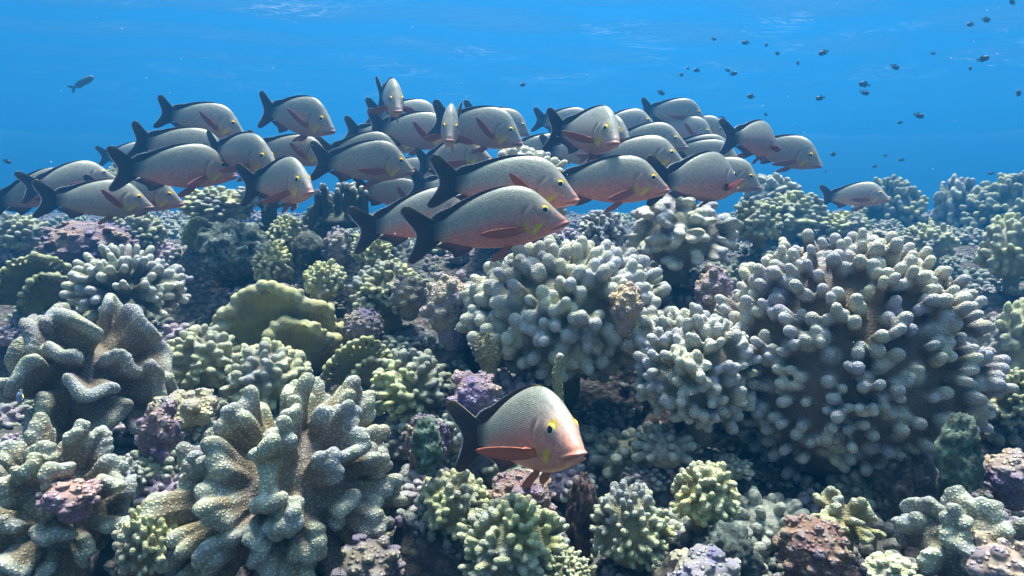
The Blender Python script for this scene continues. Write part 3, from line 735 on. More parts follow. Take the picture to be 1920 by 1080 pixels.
def body_mesh(bf, NS=150, NT_=96):
    u = np.linspace(0, 1, NS); s = u ** 1.35
    t = np.arange(NT_) / NT_ * 2 * np.pi
    S, T = np.meshgrid(s, t, indexing='ij')
    top, bot, w = fT(S), fB(S), fW(S)
    zc = bot + .46 * (top - bot)
    c_, s_ = np.cos(T), np.sin(T)
    cc = np.sign(c_) * np.abs(c_) ** .92; s2 = np.sign(s_) * np.abs(s_) ** 1.08
    Z = zc + np.where(c_ > 0, (top - zc), (zc - bot)) * cc
    # forehead and nape are keeled, belly rounder
    Y = w * s2 * np.where(c_ > 0, 1 - .18 * sstep(.12, .4, S) * np.abs(c_), 1.0)
    # eye bulge, mouth groove, lips, gill cover edge
    side = np.abs(s_)
    e = np.exp(-(((S - .165) / .045) ** 2 + ((Z - .105) / .04) ** 2))
    Y = Y + np.sign(s_) * e * .010
    zm = -.004 - .30 * S                        # mouth line
    inm = sstep(.115, .095, S)
    g = np.exp(-((Z - zm) / .0045) ** 2) * inm
    lipU = np.exp(-((Z - zm - .014) / .009) ** 2) * inm; lipL = np.exp(-((Z - zm + .014) / .009) ** 2) * inm
    k = (-.010 * g + .008 * lipU + .007 * lipL)
    Y = Y + np.sign(s_) * k * (side > .02)
    gx = .315 + .05 * np.cos((Z - .03) * 14) - .03
    gill = sstep(-.012, .0, S - gx) * sstep(.03, .004, S - gx) * sstep(-.13, -.08, Z) * sstep(.15, .10, Z)
    Y = Y - np.sign(s_) * gill * .007
    bulge = np.exp(-((S - gx + .03) / .03) ** 2) * sstep(-.13, -.08, Z) * sstep(.15, .10, Z)
    Y = Y + np.sign(s_) * bulge * .004
    P = bf(S, Y, Z)
    # snout lips pushed forward
    P[..., 0] += (lipU + lipL) * .008 * sstep(.06, .0, S) - g * .004 * sstep(.05, 0, S)
    v = (Z - bot) / np.maximum(top - bot, 1e-4)
    # ---- colour that belongs to the skin
    C = np.zeros(S.shape + (3,)); C[:] = (.56, .52, .43)
    C = lerp(C, (.45, .46, .37), sstep(.55, 1.0, v))
    C = lerp(C, (.56, .53, .45), sstep(.30, .12, S) * .8)
    C = lerp(C, (.40, .28, .26), sstep(.45, .0, v) * .45)
    C = lerp(C, (.035, .03, .045), sstep(.86, 1.0, S + .05 * (v - .5)) * .95)
    C = lerp(C, (.22, .22, .24), sstep(.985, 1.0, v) * sstep(.3, .5, S) * .7)
    nz_ = np.array([[mn.noise(Vector((a * 26, b * 26, 0))) for a, b in zip(ra, rb)] for ra, rb in zip(S, Z)])
    yel = np.array((1.15, .80, .02))
    d1 = np.hypot((S - .222 + .6 * (Z + .02)) / .030, (Z + .018) / .052) + nz_ * .55            # notch of the cheek
    C = lerp(C, yel, sstep(1.3, .6, d1))
    arc = np.abs(np.hypot(S - .20, (Z - .03) * .9) - .125) + nz_ * .012
    C = lerp(C, (.66, .60, .42), sstep(.016, .004, arc) * (S > .2) * sstep(-.10, -.06, Z) * sstep(.13, .08, Z) * .8)
    d2 = np.hypot((S - .312) / .034, (Z + .02) / .05) + nz_ * .5              # base of the pectoral fin
    C = lerp(C, (1.1, .70, .02), sstep(1.2, .5, d2) * .95)
    C = lerp(C, (.20, .16, .15), gill * .55)
    C = lerp(C, (.08, .06, .06), sstep(.011, .006, np.hypot(S - .088, Z - .075)) * .8)
    er = np.hypot(S - .165, Z - .104)                                        # brow: crescent over the eye
    ea = np.arctan2(Z - .104, .165 - S)
    browm = sstep(.047, .037, er + .014 * nz_) * sstep(-.05, .5, ea) * sstep(2.7, 2.2, ea)
    C = lerp(C, (.66, .45, .04), sstep(.047, .037, er + .014 * nz_) * sstep(-.05, .5, ea) * sstep(2.7, 2.2, ea))
    C = lerp(C, (.30, .30, .28), sstep(.048, .038, er) * sstep(.0, -.4, ea) * .5)
    C = lerp(C, (.58, .27, .22), (np.clip(lipU + lipL, 0, 1)) * .8)
    C = lerp(C, (.10, .05, .05), np.clip(g, 0, 1) * .9)
    C = C * (1 + .10 * nz_[..., None]) * .60
    ymask = np.clip(np.maximum(sstep(1.3, .6, d1), sstep(1.2, .5, d2)), 0, 1)
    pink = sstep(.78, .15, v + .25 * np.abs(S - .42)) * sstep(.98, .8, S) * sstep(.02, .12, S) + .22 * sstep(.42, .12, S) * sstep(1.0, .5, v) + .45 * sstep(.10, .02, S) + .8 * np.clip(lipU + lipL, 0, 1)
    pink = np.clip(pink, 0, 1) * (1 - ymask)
    verts = P.reshape(-1, 3)
    I = np.arange(NS * NT_).reshape(NS, NT_)
    I2 = np.roll(I, -1, 1)
    F_ = np.stack([I[:-1], I[1:], I2[1:], I2[:-1]], -1).reshape(-1, 4).tolist()
    F_.append(list(I[0])); F_.append(list(I[-1])[::-1])
    m = mesh_from('body', verts, F_)
    set_col(m, 'Col', C.reshape(-1, 3)); set_float(m, 'pink', np.clip(pink, 0, 1).ravel())
    set_float(m, 'yel', np.clip(np.maximum(ymask, browm), 0, 1).ravel())
    uvn = np.stack([S, Z, T / 6.283], -1).reshape(-1, 3)
    set_col(m, 'sz', uvn)
    return m

def resample(pts, n, smooth=True):
    pts = np.array(pts, float)
    d = np.concatenate([[0], np.cumsum(np.linalg.norm(np.diff(pts, axis=0), axis=1))])
    t = np.linspace(0, d[-1], n)
    out = np.stack([np.interp(t, d, pts[:, i]) for i in range(pts.shape[1])], -1)
    if smooth:
        for _ in range(2):
            out[1:-1] = .25 * out[:-2] + .5 * out[1:-1] + .25 * out[2:]
    return out

def fin_mesh(name, bf, base, marg, colf, n=40, m=16, t0=.010, t1=.0022, bow=0.0):
    """base, marg: lists of (s, y, z); a thin tapered blade between them"""
    A, B = resample(base, n, False), resample(marg, n)
    r = np.linspace(0, 1, m)
    G = A[:, None] * (1 - r)[None, :, None] + B[:, None] * r[None, :, None]     # n,m,3
    uu = np.linspace(0, 1, n)[:, None] * np.ones(m)[None]
    rr = np.ones(n)[:, None] * r[None]
    du = np.gradient(G, axis=0); dr = np.gradient(G, axis=1)
    N = np.cross(du, dr); N /= np.maximum(np.linalg.norm(N, axis=-1, keepdims=True), 1e-9)
    ray = .0016 * np.sin(uu * n * .9) * rr
    th = (t0 + (t1 - t0) * rr ** .6)
    th[0] *= .5; th[-1] *= .5
    off = bow * np.sin(rr * 2.0)[..., None] * N
    Pp = G + off + N * (th * .5 + np.abs(ray))[..., None]
    Pm = G + off - N * (th * .5 + np.abs(ray))[..., None]
    Vv = np.concatenate([Pp.reshape(-1, 3), Pm.reshape(-1, 3)])
    Vv = bf(Vv[:, 0], Vv[:, 1], Vv[:, 2])
    I = np.arange(n * m).reshape(n, m); k = n * m
    q1 = np.stack([I[:-1, :-1], I[1:, :-1], I[1:, 1:], I[:-1, 1:]], -1).reshape(-1, 4)
    q2 = q1[:, ::-1] + k
    rim = list(I[:, 0]) + list(I[-1, 1:]) + list(I[::-1, -1][1:]) + list(I[0, ::-1][1:-1])
    q3 = [(rim[i], rim[(i + 1) % len(rim)], rim[(i + 1) % len(rim)] + k, rim[i] + k)[::-1] for i in range(len(rim))]
    me = mesh_from(name, Vv, q1.tolist() + q2.tolist() + q3)
    C = colf(uu, rr).reshape(-1, 3)
    set_col(me, 'Col', np.concatenate([C, C]))
    set_col(me, 'sz', np.concatenate([np.stack([uu, rr, uu], -1).reshape(-1, 3)] * 2))
    bm = bmesh.new(); bm.from_mesh(me); bmesh.ops.recalc_face_normals(bm, faces=bm.faces); bm.to_mesh(me); bm.free()
    me.polygons.foreach_set('use_smooth', [True] * len(me.polygons))
    return me

def body_material():
    k = NT('snapper_skin')
    col = k.n('ShaderNodeAttribute', attribute_name='Col').outputs['Color']
    pk = k.n('ShaderNodeAttribute', attribute_name='pink').outputs['Fac']
    sz = k.n('ShaderNodeAttribute', attribute_name='sz').outputs['Vector']
    oc = k.n('ShaderNodeSeparateColor', in_0=k.n('ShaderNodeObjectInfo').outputs['Color'])
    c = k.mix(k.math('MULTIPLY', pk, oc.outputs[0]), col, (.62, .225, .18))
    sx = k.n('ShaderNodeSeparateXYZ', in_0=sz)
    yk = k.n('ShaderNodeAttribute', attribute_name='yel').outputs['Fac']
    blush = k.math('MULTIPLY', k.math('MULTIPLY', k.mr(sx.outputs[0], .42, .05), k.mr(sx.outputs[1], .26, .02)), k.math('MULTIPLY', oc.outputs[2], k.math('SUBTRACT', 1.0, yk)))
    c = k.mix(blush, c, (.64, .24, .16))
    mp = k.n('ShaderNodeMapping', in_Vector=sz)
    mp.inputs['Rotation'].default_value = (0, 0, R(24)); mp.inputs['Scale'].default_value = (62, 100, 1)
    vor = k.n('ShaderNodeTexVoronoi', in_Vector=mp.outputs[0], in_Scale=1.0, in_Randomness=.35, voronoi_dimensions='2D')
    sep = k.n('ShaderNodeSeparateXYZ', in_0=sz)
    onb = k.math('MULTIPLY', k.mr(sep.outputs[0], .26, .36), k.mr(sep.outputs[0], .97, .85))
    ln = k.math('SINE', k.math('ADD', k.math('MULTIPLY', sep.outputs[0], 150), k.math('MULTIPLY', sep.outputs[1], 420)))
    c2 = k.mix(1.0, c, k.ramp(k.mr(ln, -1, 1), [(0, (.90,) * 3), (1, (1.08,) * 3)]), 'MULTIPLY')
    c = k.mix(onb, c, c2)
    c3 = k.mix(1.0, c, k.ramp(vor.outputs['Distance'], [(.1, (1.06,) * 3), (.75, (.84,) * 3)]), 'MULTIPLY')
    c = k.mix(onb, c, c3)
    c = k.mix(1.0, c, k.n('ShaderNodeCombineColor', in_0=oc.outputs[1], in_1=oc.outputs[1], in_2=oc.outputs[1]).outputs[0], 'MULTIPLY')
    mo = k.n('ShaderNodeTexNoise', in_Vector=sz, in_Scale=34.0, in_Detail=4.0, in_Roughness=.6).outputs['Fac']
    c = k.mix(1.0, c, k.ramp(mo, [(.3, (.72,) * 3), (.7, (1.2,) * 3)]), 'MULTIPLY')
    k.l(c, k.b.inputs['Base Color'])
    k.b.inputs['Roughness'].default_value = .36
    k.b.inputs['Specular IOR Level'].default_value = .5
    nz = k.n('ShaderNodeTexNoise', in_Vector=sz, in_Scale=45.0, in_Detail=3.0).outputs['Fac']
    h = k.math('ADD', k.math('MULTIPLY', k.math('SUBTRACT', 1.0, vor.outputs['Distance']), onb), k.math('MULTIPLY', nz, .5))
    bp = k.n('ShaderNodeBump', in_Height=h, in_Strength=.28, in_Distance=.003)
    k.l(bp.outputs[0], k.b.inputs['Normal'])
    return k.m
def fin_material():
    k = NT('snapper_fin')
    col = k.n('ShaderNodeAttribute', attribute_name='Col').outputs['Color']
    sz = k.n('ShaderNodeSeparateXYZ', in_0=k.n('ShaderNodeAttribute', attribute_name='sz').outputs['Vector'])
    ln = k.math('SINE', k.math('MULTIPLY', sz.outputs[0], 130))
    oc = k.n('ShaderNodeSeparateColor', in_0=k.n('ShaderNodeObjectInfo').outputs['Color'])
    sc_ = k.n('ShaderNodeSeparateColor', in_0=col)
    rd = k.mr(k.math('SUBTRACT', sc_.outputs[0], sc_.outputs[1]), .10, .2)
    col = k.mix(k.math('MULTIPLY', rd, k.math('MULTIPLY', oc.outputs[2], .8)), col, (.66, .17, .06))
    c = k.mix(1.0, col, k.ramp(k.mr(ln, -1, 1), [(0, (.88,) * 3), (1, (1.08,) * 3)]), 'MULTIPLY')
    k.l(c, k.b.inputs['Base Color'])
    k.b.inputs['Roughness'].default_value = .45
    k.b.inputs['Specular IOR Level'].default_value = .3
    bp = k.n('ShaderNodeBump', in_Height=ln, in_Strength=.15, in_Distance=.0015)
    k.l(bp.outputs[0], k.b.inputs['Normal'])
    return k.m
def plain(name, col, rough=.3, spec=.5):
    k = NT(name)
    k.b.inputs['Base Color'].default_value = (*col, 1)
    k.b.inputs['Roughness'].default_value = rough
    k.b.inputs['Specular IOR Level'].default_value = spec
    return k.m
def vcol_mat(name, rough=.25):
    k = NT(name)
    k.l(k.n('ShaderNodeAttribute', attribute_name='Col').outputs['Color'], k.b.inputs['Base Color'])
    k.b.inputs['Roughness'].default_value = rough
    return k.m
M_BODY, M_FIN, M_PUPIL, M_EYE = body_material(), fin_material(), plain('pupil', (.006, .008, .012), .12), vcol_mat('eye')

def c_dark(u, r):
    C = np.zeros(u.shape + (3,)); C[:] = (.020, .017, .024)
    C = lerp(C, (.060, .026, .028), sstep(.3, .9, r) * .7)
    return C
def c_tail(u, r):
    C = c_dark(u, r)
    C = lerp(C, (.20, .17, .05), sstep(.6, .95, r) * sstep(.36, .1, u) * .8)
    return lerp(C, (.62, .66, .68), sstep(.945, .97, r) * sstep(.3, .4, u) * sstep(.72, .6, u) * .85)
def c_dorsal(u, r):
    C = c_dark(u, r)
    C = lerp(C, (.50, .42, .06), sstep(.2, .0, u) * .6)
    return lerp(C, (.55, .60, .62), sstep(.90, .96, r) * sstep(.4, .7, u) * .7)
def c_red(u, r):
    C = np.zeros(u.shape + (3,)); C[:] = (.22, .06, .045)
    C = lerp(C, (.45, .15, .04), sstep(.25, .0, r) * .6)
    C = lerp(C, (.16, .05, .05), sstep(.5, 1, u) * .5)
    return C
def c_anal(u, r):
    C = np.zeros(u.shape + (3,)); C[:] = (.16, .055, .055)
    C = lerp(C, (.03, .022, .03), sstep(.2, .8, r) * .8)
    return lerp(C, (.55, .55, .55), sstep(.93, .97, r) * sstep(.2, .4, u) * .7)

def make_fish(bend, pec, tag_name):
    """returns list of (name, mesh, material, parent index or None)"""
    bf = bender(bend)
    parts = [('body', body_mesh(bf), M_BODY, None)]
    tail = [(.965, 0, .046), (1.04, 0, .082), (1.12, 0, .142), (1.185, 0, .190), (1.225, 0, .197), (1.262, 0, .170), (1.268, 0, .130), (1.225, 0, .065), (1.175, 0, .005), (1.150, 0, -.048), (1.165, 0, -.11), (1.205, 0, -.19), (1.235, 0, -.245), (1.232, 0, -.278), (1.195, 0, -.288), (1.13, 0, -.245), (1.05, 0, -.172), (.965, 0, -.112)]
    tail = [(.965 + (a - .965) * .92, 0, -.035 + (c + .035) * (1 - .10 * sstep(1.0, 1.2, a))) for a, b, c in tail]
    base = [(.955, 0, .040 - .142 * i / 10) for i in range(11)]
    parts.append(('tail_fin', fin_mesh('tail_fin', bf, base, tail, c_tail, n=60, m=26, t0=.016), M_FIN, None))
    sv = np.linspace(.33, .94, 16)
    base = [(a, 0, float(fT(a)) - .012) for a in sv]
    hh = np.interp(np.linspace(0, 1, 16), [0, .06, .25, .55, .8, .93, 1], [.001, .004, .008, .012, .020, .032, .010])
    marg = [(a + .012 + .05 * i / 15 + (.03 if i > 12 else 0), 0, float(fT(a)) + hh[i]) for i, a in enumerate(sv)]
    parts.append(('dorsal_fin', fin_mesh('dorsal_fin', bf, base, marg, c_dorsal, n=60, m=14), M_FIN, None))
    sv = np.linspace(.70, .91, 8)
    base = [(a, 0, float(fB(a)) + .012) for a in sv]
    marg = [(a + .07 + .03 * math.sin(i), 0, float(fB(a)) - h) for i, (a, h) in enumerate(zip(sv, (.03, .075, .088, .08, .066, .054, .044, .03)))]
    marg[0] = (.72, 0, float(fB(.72)) - .02)
    parts.append(('anal_fin', fin_mesh('anal_fin', bf, base, marg, c_anal), M_FIN, None))
    for sg in (1, -1):
        # pelvic
        base = [(.41 + .012 * i, sg * .03, float(fB(.43)) + .02) for i in range(4)]
        marg = [(.42, sg * .035, -.165), (.47, sg * .05, -.215), (.545, sg * .06, -.258), (.575, sg * .06, -.262), (.575, sg * .055, -.235), (.53, sg * .045, -.195), (.48, sg * .035, -.16)]
        parts.append(('pelvic_fin', fin_mesh('pelvic_fin', bf, base, marg, c_red, n=24, m=12), M_FIN, None))
        # pectoral: leaf with its root behind the gill cover
        up, out = pec[:2] if len(pec) == 2 or sg < 0 else pec[2:]
        s0, z0 = .335, -.030
        L = .31
        D = np.array([math.cos(up) * math.cos(out), sg * math.sin(out), math.sin(up) * math.cos(out)])
        Wd = np.array([-math.sin(up), sg * .25, math.cos(up)]); Wd /= np.linalg.norm(Wd)
        root = np.array([s0, sg * .088, z0])
        base = [tuple(root + Wd * w_ - D * .01) for w_ in (.020, .007, -.007, -.020)]
        mg = [(.02, .020), (.25, .034), (.6, .038), (.88, .034), (1.04, .022), (.95, .0), (.72, -.026), (.45, -.038), (.2, -.034), (.02, -.020)]
        marg = [tuple(root + D * L * a + Wd * b) for a, b in mg]
        parts.append(('pectoral_fin', fin_mesh('pectoral_fin', bf, base, marg, c_red, n=36, m=14, bow=.012), M_FIN, None))
    for sg in (1, -1):
        # eye: domed disc facing sideways; pupil on top of it
        se, ze = .165, .104
        top_, bot_ = float(fT(se)), float(fB(se)); zc_ = bot_ + .46 * (top_ - bot_)
        yy = float(fW(se)) * math.sqrt(max(.05, 1 - ((ze - zc_) / (top_ - zc_)) ** 2)) * .95 + .006
        nrm = Vector((.28, sg * 1.0, .22)).normalized()
        def disc(name, r, bulge, lift, mat, colf):
            V2, F2, C2 = [], [], []
            x = nrm.cross(Vector((0, 0, 1))).normalized() * (1 if sg > 0 else -1); z = x.cross(nrm)
            z = z if z.z > 0 else -z
            nr, na = 9, 32
            for i in range(nr):
                q = i / (nr - 1)
                for j in range(na):
                    a = 2 * math.pi * j / na
                    p = (x * math.cos(a) + z * math.sin(a)) * r * q + nrm * (lift + bulge * math.sqrt(max(0, 1 - q * q * .98)))
                    V2.append((se - p.x, sg * yy + p.y, ze + p.z)); C2.append(colf(q, a))
            for i in range(nr - 1):
                for j in range(na):
                    j2 = (j + 1) % na
                    F2.append((i * na + j, i * na + j2, (i + 1) * na + j2, (i + 1) * na + j))
            back = len(V2)
            p = nrm * (lift - .03); V2.append((se - p.x, sg * yy + p.y, ze + p.z)); C2.append(colf(1, 0))
            for j in range(na): F2.append(((nr - 1) * na + j, (nr - 1) * na + (j + 1) % na, back))
            V2 = np.array(V2); W2 = bf(V2[:, 0], V2[:, 1], V2[:, 2])
            me = mesh_from(name, W2, F2)
            set_col(me, 'Col', np.array(C2))
            bm = bmesh.new(); bm.from_mesh(me); bmesh.ops.remove_doubles(bm, verts=bm.verts, dist=1e-6); bmesh.ops.recalc_face_normals(bm, faces=bm.faces); bm.to_mesh(me); bm.free()
            me.polygons.foreach_set('use_smooth', [True] * len(me.polygons))
            return me
        def c_eye(q, a):
            if q > .86: return (.75, .5, .03) if math.sin(a) > -.1 else (.3, .25, .2)
            if q > .62: return (.62, .60, .50) if math.sin(a) < .2 else (.72, .50, .05)
            return (.02, .02, .02)
        i = len(parts)
        parts.append(('eye', disc('eye', .031, .014, -.004, M_EYE, c_eye), M_EYE, None))
        parts.append(('pupil', disc('pupil', .0195, .006, .0065, M_PUPIL, lambda q, a: (.01, .01, .01)), M_PUPIL, i))
    for n_, m_, mat_, _ in parts:
        m_.materials.append(mat_)
    return parts

PEC = {'u': (R(32), R(28)), 'f': (R(-6), R(14)), 'd': (R(-28), R(40)), 'o': (R(8), R(62)), 'z': (R(4), R(52), R(-30), R(8))}
KIND = {}
def fish_kind(bend, pec):
    key = (bend, pec)
    if key not in KIND: KIND[key] = make_fish(bend, PEC[pec], str(key))
    return KIND[key]

SL = .30
def place_fish(S, T, yaw, bend, pec, pink, label, d=None, roll=0, size=1, deep=1, blush=.12, name='snapper', group='snappers schooling over the reef'):
    parts = fish_kind(bend, pec)
    vx, vy = S[0] - T[0], T[1] - S[1]
    Lp = math.hypot(vx, vy)
    if d is None: d = F_PX * SL * math.cos(R(yaw)) / Lp
    mx, my = (S[0] + T[0]) / 2, (S[1] + T[1]) / 2
    c = at(mx, my, d)
    los = (c - CAM).normalized()
    r_ = los.cross(Vector((0, 0, 1))).normalized()
    u_ = r_.cross(los)
    a = math.atan2(vy, vx)
    h = (r_ * math.cos(a) + u_ * math.sin(a)) * math.cos(R(yaw)) - los * math.sin(R(yaw))
    h.normalize()
    up = (Vector((0, 0, 1)) - h * h.z).normalized()
    left = up.cross(h)
    M = Matrix((h, left, up)).transposed().to_4x4()
    if roll: M = M @ Matrix.Rotation(R(roll), 4, 'X')
    root = bpy.data.objects.new(name, None)
    root.empty_display_size = .2
    COL.objects.link(root)
    root.matrix_world = Matrix.Translation(c) @ M @ Matrix.Diagonal((SL * size, SL * size, SL * size * deep, 1))
    tag(root, label, 'fish', group)
    objs = []
    tone = rng.uniform(.78, 1.06)
    for nm, me, mat, par in parts:
        o = bpy.data.objects.new(nm, me)
        COL.objects.link(o)
        o.parent = root if par is None else objs[par]
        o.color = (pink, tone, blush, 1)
        objs.append(o)
    return root

# snout, tail root, yaw towards the camera, bend, pectoral pose, pinkness, label
FISH = [
 ((1064, 418), (812, 428), 4, .0, 'f', 1.0, 'nearest of the crossing snappers, pink sided, in full profile at front centre'),
 ((1084, 376), (855, 337), 6, .0, 'u', .75, 'large snapper in profile just above and behind the front pink one'),
 ((1253, 357), (1056, 338), 0, .1, 'd', .9, 'mauve snapper in profile whose snout points above the grey lobed coral'),
 ((905, 404), (705, 418), -5, -.15, 'f', .7, 'snapper half hidden behind the front pink one, tail hanging low'),
 ((1088, 850), (915, 796), 62, -.6, 'z', 1.4, 'lone coral red lipped snapper hovering low in the foreground', 1.06),
 ((808, 384), (684, 352), 10, -.3, 'u', .3, 'pale deep bodied snapper above the half hidden one, left of centre'),
 ((940, 385), (797, 345), 0, .2, 'f', .6, 'snapper almost wholly hidden behind the large profile one'),
 ((820, 338), (722, 316), 15, .5, 'u', .4, 'small pale snapper back wedged between the centre left snappers'),
 ((155, 349), (20, 372), 0, -.1, 'f', .3, 'leftmost snapper with its dark tail at the edge of the photo'),
 ((215, 336), (78, 344), -8, -.1, 'f', .2, 'snapper behind the leftmost one, only its humped back showing'),
 ((281, 392), (118, 368), 14, -.2, 'u', .2, 'pale bluish snapper with a red pectoral fin lowest at far left'),
 ((338, 385), (200, 356), 10, .1, 'd', .6, 'pinkish snapper behind the lowest pale one at left'),
 ((432, 330), (270, 313), 0, -.1, 'd', 1.0, 'dusky pink snapper lowest in the stack of three at left'),
 ((428, 304), (282, 262), 20, .45, 'd', .4, 'middle snapper of the left stack with steeply raised tail'),
 ((455, 252), (326, 212), 8, .0, 'u', .3, 'topmost snapper of the left stack, dark forked tail against blue'),
 ((512, 315), (412, 280), 38, .2, 'd', .7, 'snapper head with yellow eye right of the left stack'),
 ((300, 292), (205, 290), -20, .2, 'f', .0, 'dim blue snapper far behind the left stack', 4.6),
 ((620, 244), (516, 208), 28, .1, 'u', .2, 'pale snapper alone above the rest left of centre'),
 ((622, 304), (490, 272), 14, -.1, 'u', .2, 'pale snapper below the one swimming alone left of centre'),
 ((578, 360), (502, 338), 60, -.5, 'd', .6, 'snapper turned toward the camera just above the reef left of centre', 2.1),
 ((785, 278), (680, 248), 5, .0, 'f', .1, 'snapper mostly hidden, black forked tail left of the overlapping pair', 2.9),
 ((760, 294), (622, 283), 0, .1, 'f', .1, 'upper of two overlapping grey backs left of centre', 2.75),
 ((772, 322), (622, 300), 0, .0, 'f', .2, 'lower of two overlapping grey backs left of centre'),
 ((850, 268), (722, 238), 8, .0, 'u', .2, 'snapper in profile behind the narrow head on one at top centre'),
 ((748, 210), (725, 172), 72, -.4, 'd', .5, 'topmost snapper facing the camera with head down at centre', 2.3),
 ((835, 235), (710, 212), 0, .0, 'f', .0, 'pale back behind the topmost camera facing snapper', 3.2),
 ((843, 262), (845, 225), 76, .2, 'd', .5, 'narrow snapper seen head on at top centre', 2.15),
 ((968, 266), (850, 228), 12, .0, 'u', .3, 'snapper right of the narrow head on one, yellow cheek showing', 2.5),
 ((992, 252), (890, 214), 10, .0, 'f', .0, 'bluish snapper behind the one right of the head on snapper', 3.4),
 ((918, 300), (798, 300), 18, .4, 'f', .2, 'snapper below the narrow head on one, eye above the coral crest', 2.6),
 ((1118, 240), (1020, 222), -5, .0, 'f', .0, 'pale snapper with black forked tail clear at top right of centre'),
 ((1142, 264), (1085, 246), 66, -.5, 'o', .5, 'snapper turning to the camera right of centre, red fin spread', 2.0),
 ((1168, 266), (1105, 248), 50, .2, 'f', .1, 'snapper head just behind the one turning to the camera', 2.7),
 ((1232, 240), (1125, 232), -4, -.2, 'd', .2, 'mauve nosed snapper above the pale faced pair right of centre'),
 ((1310, 224), (1232, 206), -15, .5, 'f', .0, 'snapper with upright tail at the top of the right cluster', 3.6),
 ((1338, 263), (1240, 232), 6, .0, 'u', .2, 'foremost pale snapper in the upper right cluster'),
 ((1368, 258), (1268, 232), 6, .0, 'f', .0, 'snapper face just ahead of the foremost one in the right cluster', 3.7),
 ((1267, 306), (1140, 290), 16, .0, 'd', .2, 'pale faced snapper above the mauve profile one', 2.35),
 ((1280, 276), (1160, 262), 6, .0, 'f', .0, 'pale back just above the pale faced snapper', 2.9),
 ((1372, 312), (1276, 287), 10, .0, 'u', .1, 'lower of two pale snappers in the right cluster, dark tail behind', 2.9),
 ((1368, 294), (1272, 276), 0, .0, 'f', .0, 'upper of two pale snappers in the right cluster', 3.3),
 ((1408, 348), (1310, 318), 14, .0, 'f', .2, 'pale snapper ahead of the dusky one swimming away', 2.7),
 ((1448, 284), (1402, 252), -64, .55, 'd', .9, 'dark snapper swimming away into the blue on the right', 2.5),
 ((1532, 310), (1425, 272), 14, .0, 'd', .3, 'pale snapper nose down beyond the dark one swimming away'),
 ((1664, 374), (1562, 366), 4, -.35, 'f', .4, 'solitary snapper over the far reef at right'),
 ((1372, 352), (1278, 334), -52, .45, 'o', .8, 'dusky mauve snapper swimming away above the grey lobed coral', 2.0),
 ((1075, 292), (968, 276), 0, .0, 'f', .0, 'pale back just behind the finger coral crest at top centre', 3.1),
 ((1150, 298), (1050, 280), 0, .2, 'f', .0, 'pale back low between coral crest and the camera turning snapper', 3.0),
]
for i, f in enumerate(FISH):
    j = 0 if i < 5 else 1
    place_fish(f[0], f[1], f[2] + j * rng.uniform(-13, 13) * (.3 if abs(f[2]) > 40 else 1), f[3] if i < 5 else f[3] + (.12, -.12)[i % 2], f[4], f[5] * .85 + (.1 if i >= 5 else .5), f[6], d=f[7] if len(f) > 7 else None,  # front five: natural pink plus strobe warmth put into the skin colour
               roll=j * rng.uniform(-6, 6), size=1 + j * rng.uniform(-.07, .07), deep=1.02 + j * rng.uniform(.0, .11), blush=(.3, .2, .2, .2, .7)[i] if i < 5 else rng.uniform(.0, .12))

# ------------------------------------------------------------------ small reef fish
def small_fish(name, hgt, col, tailcol, fork):
    V_, F_ = [], []
    ns, na = 14, 12
    for i in range(ns):
        s = i / (ns - 1)
        prof = hgt * (math.sin(math.pi * min(1, s * 1.02 + .02) ** .75) ** .8) * .5 + .03
        w = prof * .42
        for j in range(na):
            t = 2 * math.pi * j / na
            V_.append((.5 - s, w * math.sin(t), prof * math.cos(t)))
    for i in range(ns - 1):
        for j in range(na):
            j2 = (j + 1) % na
            F_.append((i * na + j, i * na + j2, (i + 1) * na + j2, (i + 1) * na + j))
    F_.append(tuple(range(na))[::-1]); F_.append(tuple((ns - 1) * na + j for j in range(na)))
    body = mesh_from('body', V_, F_)
    body.materials.append(plain(name + '_skin', col, .5))
    def blade(nm, pts, c):
        n = len(pts)
        Vb = [(x, .012, z) for x, z in pts] + [(x, -.012, z) for x, z in pts]
        Fb = [tuple(range(n)), tuple(range(n, 2 * n))[::-1]] + [(i, i + n, (i + 1) % n + n, (i + 1) % n) for i in range(n)]
        m = mesh_from(nm, Vb, Fb, False)
        m.materials.append(plain(name + '_' + nm, c, .5))
        return m
    tail = blade('tail_fin', [(-.44, .04), (-.62, .16), (-.74, .22), (-.68, .08), (-.60 - fork, 0), (-.68, -.08), (-.74, -.22), (-.62, -.16), (-.44, -.04)], tailcol)
    dor = blade('dorsal_fin', [(.2, hgt * .42), (.05, hgt * .62), (-.2, hgt * .62), (-.42, hgt * .40), (-.38, hgt * .15)], col)
    ana = blade('anal_fin', [(.0, -hgt * .42), (-.2, -hgt * .62), (-.40, -hgt * .42), (-.36, -hgt * .15)], col)
    return [('body', body), ('tail_fin', tail), ('dorsal_fin', dor), ('anal_fin', ana)]
SMALL = {
 'damselfish': small_fish('damselfish', .55, (.02, .035, .05), (.02, .035, .05), -.04),
 'wrasse': small_fish('wrasse', .26, (.06, .09, .11), (.05, .08, .1), -.02),
 'yellowtail': small_fish('yellowtail', .55, (.16, .22, .36), (.75, .68, .04), -.04),
}
def place_small(kind, px, py, d, size, heading, tilt, label, group, name):
    root = bpy.data.objects.new(name, None)
    root.empty_display_size = .05
    COL.objects.link(root)
    root.location = at(px, py, d)
    root.rotation_euler = (rng.uniform(-.1, .1), -tilt, heading)
    root.scale = (size,) * 3
    tag(root, label, 'fish', group)
    for nm, me in SMALL[kind]:
        o = bpy.data.objects.new(nm, me); COL.objects.link(o); o.parent = root
